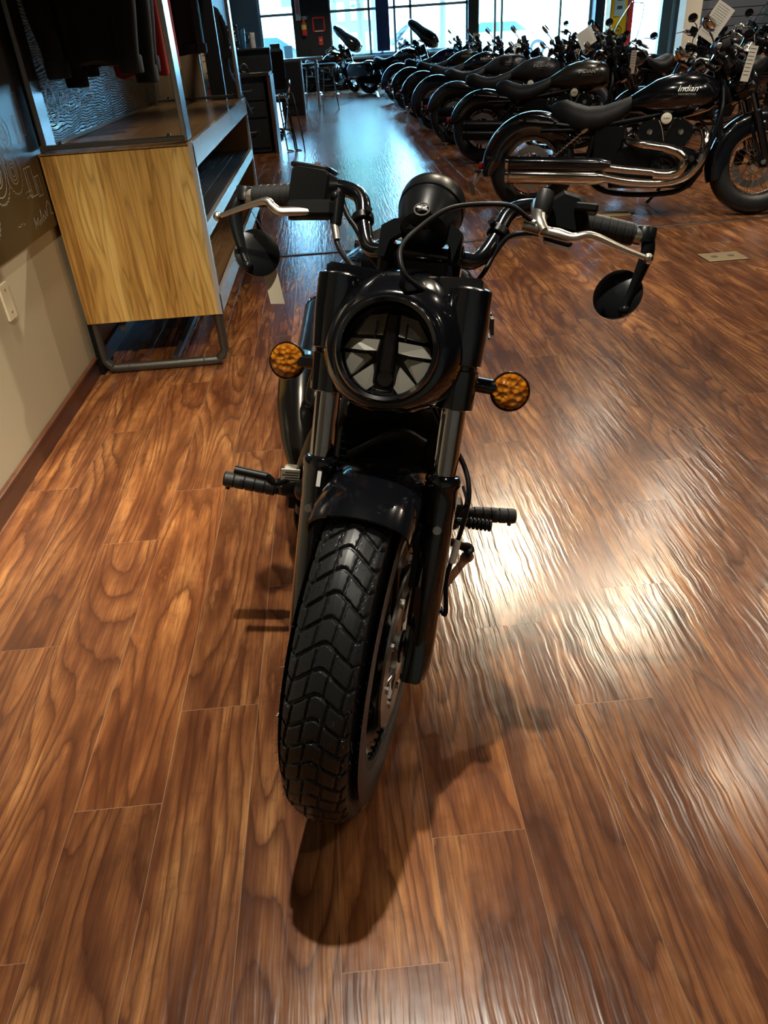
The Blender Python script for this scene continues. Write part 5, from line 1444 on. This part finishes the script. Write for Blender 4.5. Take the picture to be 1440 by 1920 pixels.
for s in (-1, 1): MB().tube([(s * .22, 0, .58), (s * .32, 0, .35), (s * .33, 0, .12)], .06, 12, 4, flat=.5).build('sleeve', 'plaid', r)

# floor plates
r = MB().box((2.28, 4.36, .003), (.24, .17, .006), None, .002).build('floor_plate', mat('brass_plate', (.30, .22, .12), .45, .4)); tag(r, 'tan metal outlet cover let into the plank floor right of the main motorcycle', 'floor plate')
for dx in (-.05, .05): MB().cyl((2.28 + dx, 4.36, .006), (2.28 + dx, 4.36, .0075), .02, None, 16).build('cap', 'steel', r)
r = MB().bevprism(rrect(.34, .16, .02), (2.02, 5.70, .004), (1, -.15, 0), (0.15, 1, 0), .008, .002).build('kickstand_pad', mat('tan_pad', (.45, .30, .12), .6)); tag(r, 'tan pad on the floor under the chrome-piped motorcycle', 'floor pad')

# ------------------------------------------------------------------ motorcycles in place
def frame_matrix(F, L, U, o): return Matrix(((F[0], L[0], U[0], o[0]), (F[1], L[1], U[1], o[1]), (F[2], L[2], U[2], o[2]), (0, 0, 0, 1)))
def body_axes(psi, phi):
    F = V(sin(psi), -cos(psi), 0); L0 = V(cos(psi), sin(psi), 0); U0 = V(0, 0, 1)
    return F, cos(phi) * L0 - sin(phi) * U0, sin(phi) * L0 + cos(phi) * U0
Fb, Lb, Ub = body_axes(radians(-4.5), radians(12))
Wh = V(-0.01868, 1.00756, 0.3195); Ls = V(0.94813455, -0.29945842, -0.10660924); us = V(0.23410391, 0.43096043, 0.87147488); vs_ = V(-0.21502612, -0.85123308, 0.47871286)
Oh = Wh + us * .6 - (Fb * (-.6 * sin(RAKE)) + Ub * (AX + .6 * cos(RAKE)))
Oh.z = 0.006
Mb = frame_matrix(Fb, Lb, Ub, Oh)
Ms = frame_matrix(vs_, Ls, us, Wh)
hero = make_bike('motorcycle', Mb, dict(hero=True, Tst=Mb.inverted() @ Ms, wheel='cast', lean=radians(12), badge=0, letters='mattegrey', cap='satin', pipe='pipe'))
tag(hero, 'glossy black cruiser facing the viewer alone on the open plank floor', 'motorcycle')

def place(x, y, ang, lean):
    return Matrix.Translation((x, y, 0)) @ Matrix.Rotation(ang, 4, 'Z') @ Matrix.Rotation(-lean, 4, 'X')
def bike_mw(rx, ry, ang, lean=radians(9)):   # given rear contact
    return place(rx + 1.562 * cos(ang), ry + 1.562 * sin(ang), ang, lean)
def add_tag(x, y, z, w, h, label, ang=0.0, tilt=0.0):
    r = empty('price_tag', loc=(x, y, z), rz=ang); tag(r, label, 'price tag', 'paper price tags')
    R = Matrix.Rotation(tilt, 3, 'Y')
    MB().box((0, 0, 0), (w, .0015, h), R).build('card', 'paper', r, smooth=None)
    m = MB()
    n = max(2, int(h / .025))
    for k in range(n): m.box(R @ V(-w * .05, -.0012, h * .42 - k * h * .84 / n), (w * .7, .0006, .003), R)
    m.build('print', 'ink', r, smooth=None)
    MB().tube([R @ V(0, 0, h * .48), V(.006, 0, h * .5 + .03), V(0, 0.004, h * .5 + .06)], .0008, 5, 4).build('string', 'whitepaint', r)
    return r

A = radians(-22)
chrome_bike = make_bike('motorcycle', bike_mw(1.50, 5.98, A, radians(9)), dict(wheel='wire', rim='chrome', spoke='chrome', pipe='warmchrome', fender='full', nacelle=False, mirrors='stalk', turn=radians(12), sig='chrome', tail=178, script=1))
tag(chrome_bike, 'black cruiser with chrome exhaust and wire wheels, nearest in the row side-on', 'motorcycle', 'motorcycles in the row')
matte_bike = make_bike('motorcycle', bike_mw(1.62, 8.60, A, radians(9)), dict(wheel='cast', pipe='satin', mirrors='stalk', turn=radians(10), nacelle=False, tank='bronze'))
tag(matte_bike, 'black motorcycle with black exhaust parked second in the row behind the chrome one', 'motorcycle', 'motorcycles in the row')

def override(root, mp):
    st = [root]
    while st:
        o = st.pop()
        ch = [c for c in bpy.data.objects if c.parent == o]; st += ch
        st0 = o.name.split('.')[0]
        if o.type == 'MESH' and st0 in mp and o.data.materials:
            o.material_slots[0].link = 'OBJECT'; o.material_slots[0].material = M[mp[st0]]
row = [
    (1.58, 10.25, -22, matte_bike, dict(fuel_tank='mattegrey', rear_fender='bronze', front_fender='bronze', tyre='rubber'), 'black motorcycle with sand-grey rear fender parked third in the row'),
    (1.56, 11.85, -21, chrome_bike, dict(fuel_tank='mattegrey', muffler='satin', exhaust_pipe='satin'), 'full-fendered motorcycle with a matte grey tank, fourth in the row'),
    (1.54, 13.40, -22, matte_bike, dict(fuel_tank='gloss'), 'all-gloss black motorcycle with a bobbed fender, fifth in the row'),
    (1.52, 15.10, -20, matte_bike, dict(fuel_tank='bronze', rear_fender='gloss'), 'motorcycle with a dull bronze tank and black fender, sixth in the row'),
    (1.50, 17.10, -20, chrome_bike, dict(fuel_tank='navy', rear_fender='navy', front_fender='navy'), 'dark navy blue motorcycle at the window end of the row'),
]
for x, y, a, src, mp, lab in row:
    c = copy_tree(src); c.matrix_world = bike_mw(x, y, radians(a), radians(9)); c['label'] = lab; override(c, mp)
# second row, facing the aisle
def windscreen(root, z=0.0):
    m = MB(); rg = []
    for i in range(9):
        f = i / 8; hw = .21 * (1 - .55 * f ** 2.2); zz = .98 + .40 * f; xx = -.28 - .16 * f
        rg.append([V(xx - .10 * (t_ ** 2), hw * t_, zz) for t_ in [k / 8 - 1 for k in range(17)]])
    back = [[p + V(-.004, 0, 0) for p in reversed(r)] for r in rg]
    m.rings([a + b for a, b in zip(rg, back)]); w = m.build('windscreen', 'screen', root, smooth=80)
    MB().tube([rg[0][0]] + [r[0] for r in rg[1:]] + [rg[-1][8]] + [r[-1] for r in rg[::-1]], .006, 8, 2).build('windscreen_rim', 'chrome', w)
    return w
second = [
    (3.85, 9.30, 205, chrome_bike, dict(), 'black cruiser facing the aisle behind the chrome-piped motorcycle, right of the round windscreen', False),
    (3.55, 11.2, 207, chrome_bike, dict(), 'black cruiser with a clear round windscreen facing the aisle', True),
    (4.6, 7.35, 200, chrome_bike, dict(), 'black cruiser with a tall windscreen at the right frame edge, facing the aisle', True),
    (3.9, 13.2, 205, matte_bike, dict(fuel_tank='gloss'), 'black motorcycle facing the aisle behind the round windscreen, second row', False),
    (5.5, 8.5, 203, chrome_bike, dict(), 'black cruiser behind the second row, nearest the right frame edge, without a windscreen', False),
    (5.2, 10.7, 206, chrome_bike, dict(), 'black cruiser with a clear windscreen standing in front of the slatted display wall', True),
    (5.7, 12.9, 206, matte_bike, dict(), 'black-exhaust cruiser with a bronze tank in front of the cream column', False),
    (4.1, 15.2, 207, chrome_bike, dict(), 'black cruiser at the far end of the second row by the bright windows', False),
]
for fx, fy, a, src, mp, lab, ws in second:
    c = copy_tree(src); c.matrix_world = place(fx, fy, radians(a), radians(9)); tag(c, lab, 'motorcycle', 'motorcycles facing the aisle'); override(c, mp)
    if ws: windscreen(c)
# touring motorcycles with fork fairings by the window
def bagger(mw, label):
    r = make_bike('touring_motorcycle', mw, dict(wheel='cast', pipe='satin', nacelle=False, turn=radians(-28), fender='full'))
    tag(r, label, 'motorcycle', 'touring motorcycles by the window')
    m = MB(); rg = []
    for (t, w, h) in ((0, .08, .07), (.03, .16, .12), (.10, .21, .155), (.22, .23, .15), (.36, .22, .12), (.50, .19, .11), (.62, .16, .09), (.65, .13, .06)):
        c = V(.20 - t * 1.05, 0, .92 + t * .72)
        n1 = V(.55, 0, .83)
        rg.append([c + V(0, w * cos(q), 0) + n1 * (h * sin(q)) for q in [2 * pi * k / 28 for k in range(28)]])
    m.rings(rg); f = m.build('fairing', 'gloss', r, smooth=80)
    MB().lathe([(-.02, .06), (.01, .06), (.02, .045), (.022, .001)], (.20, 0, .93), (.9, 0, -.2), 24).build('headlight', 'reflector', f)
    m = MB()
    m.rings([[V(-.02 - .30 * f_ - .10 * t * t, .19 * t * (1 - .3 * f_), 1.16 + .20 * f_) for t in [k / 6 - 1 for k in range(13)]] + [V(-.025 - .30 * f_ - .10 * t * t, .19 * t * (1 - .3 * f_), 1.16 + .20 * f_) for t in [1 - k / 6 for k in range(13)]] for f_ in (0, .5, 1)]); m.build('windscreen', 'screen', f, smooth=80)
    for s in (-1, 1):
        m = MB(); m.bevprism([(-.34, -.16), (.30, -.17), (.34, .02), (.26, .12), (-.30, .13), (-.38, .0)], (-1.62, s * .29, .50), (1, 0, 0), (0, 0, 1), .20, .04); b = m.build('saddlebag', 'gloss', r, smooth=50)
        MB().box((-1.62, s * .395, .55), (.10, .006, .015)).build('latch', 'chrome', b)
        MB().tube([(-.36, s * .20, .20), (-.34, s * .33, .24), (-.36, s * .34, .42), (-.40, s * .20, .46)], .014, 8, 5).build('crash_bar', 'chrome', r)
    return r
bg = bagger(place(.72, 21.15, radians(-36), radians(6)), 'black touring motorcycle with a large fairing beside the black pillar')
c = copy_tree(bg); c.matrix_world = place(2.38, 19.4, radians(-34), radians(6)); c['label'] = 'black touring motorcycle with a large fairing at the far end of the row'
c = copy_tree(bg); c.matrix_world = place(2.3, 26.2, radians(150), radians(6)); c['label'] = 'touring motorcycle parked outside the window behind the blue banner'; override(c, dict(saddlebag='carpaint', fairing='carpaint'))

# price tags
hm = Mb @ (Mb.inverted() @ Ms)
def st(v_, s_, u_): return Ms @ V(v_, s_, u_)
p = st(-.17, -.325, .635)
r = empty('price_tag', loc=p, rz=radians(-15)); tag(r, 'plain paper price tag hanging below the round mirror on the right handlebar end', 'price tag', 'paper price tags')
MB().rings([[V(-.016 + k * .007, e_, .035 - k * .07) if q_ == 0 else V(.014 + k * .007, e_, .035 - k * .07) for q_, k in ((0, 0), (1, 0), (1, 1), (0, 1))] for e_ in (0, .001)]).build('card', 'paper', r, smooth=None)
MB().tube([V(0, 0, .032), V(.004, 0, .09), V(-.03, .01, .155)], .0008, 5, 4).build('string', 'hose', r)
add_tag(2.77, 5.42, .93, .050, .20, 'long white price tag hanging from the handlebar of the chrome-piped motorcycle', radians(-15), radians(8))
add_tag(2.95, 8.02, .86, .05, .19, 'long pale price tag on the second motorcycle of the row', radians(-15), radians(2))
add_tag(3.40, 11.0, 1.02, .20, .20, 'large square paper price sheet on the round windscreen', radians(-15), radians(-30))
add_tag(4.2, 9.1, 1.12, .20, .34, 'tall printed price sheets fanned on the cruiser behind the chrome-piped motorcycle', radians(-15), radians(32))
add_tag(2.9, 12.6, .92, .16, .16, 'small square price sheet on a handlebar in the middle of the row', radians(-10), radians(-28))
add_tag(3.05, 17.0, 1.0, .14, .20, 'pale price sheet on the navy motorcycle near the bright window', radians(-10), radians(10))
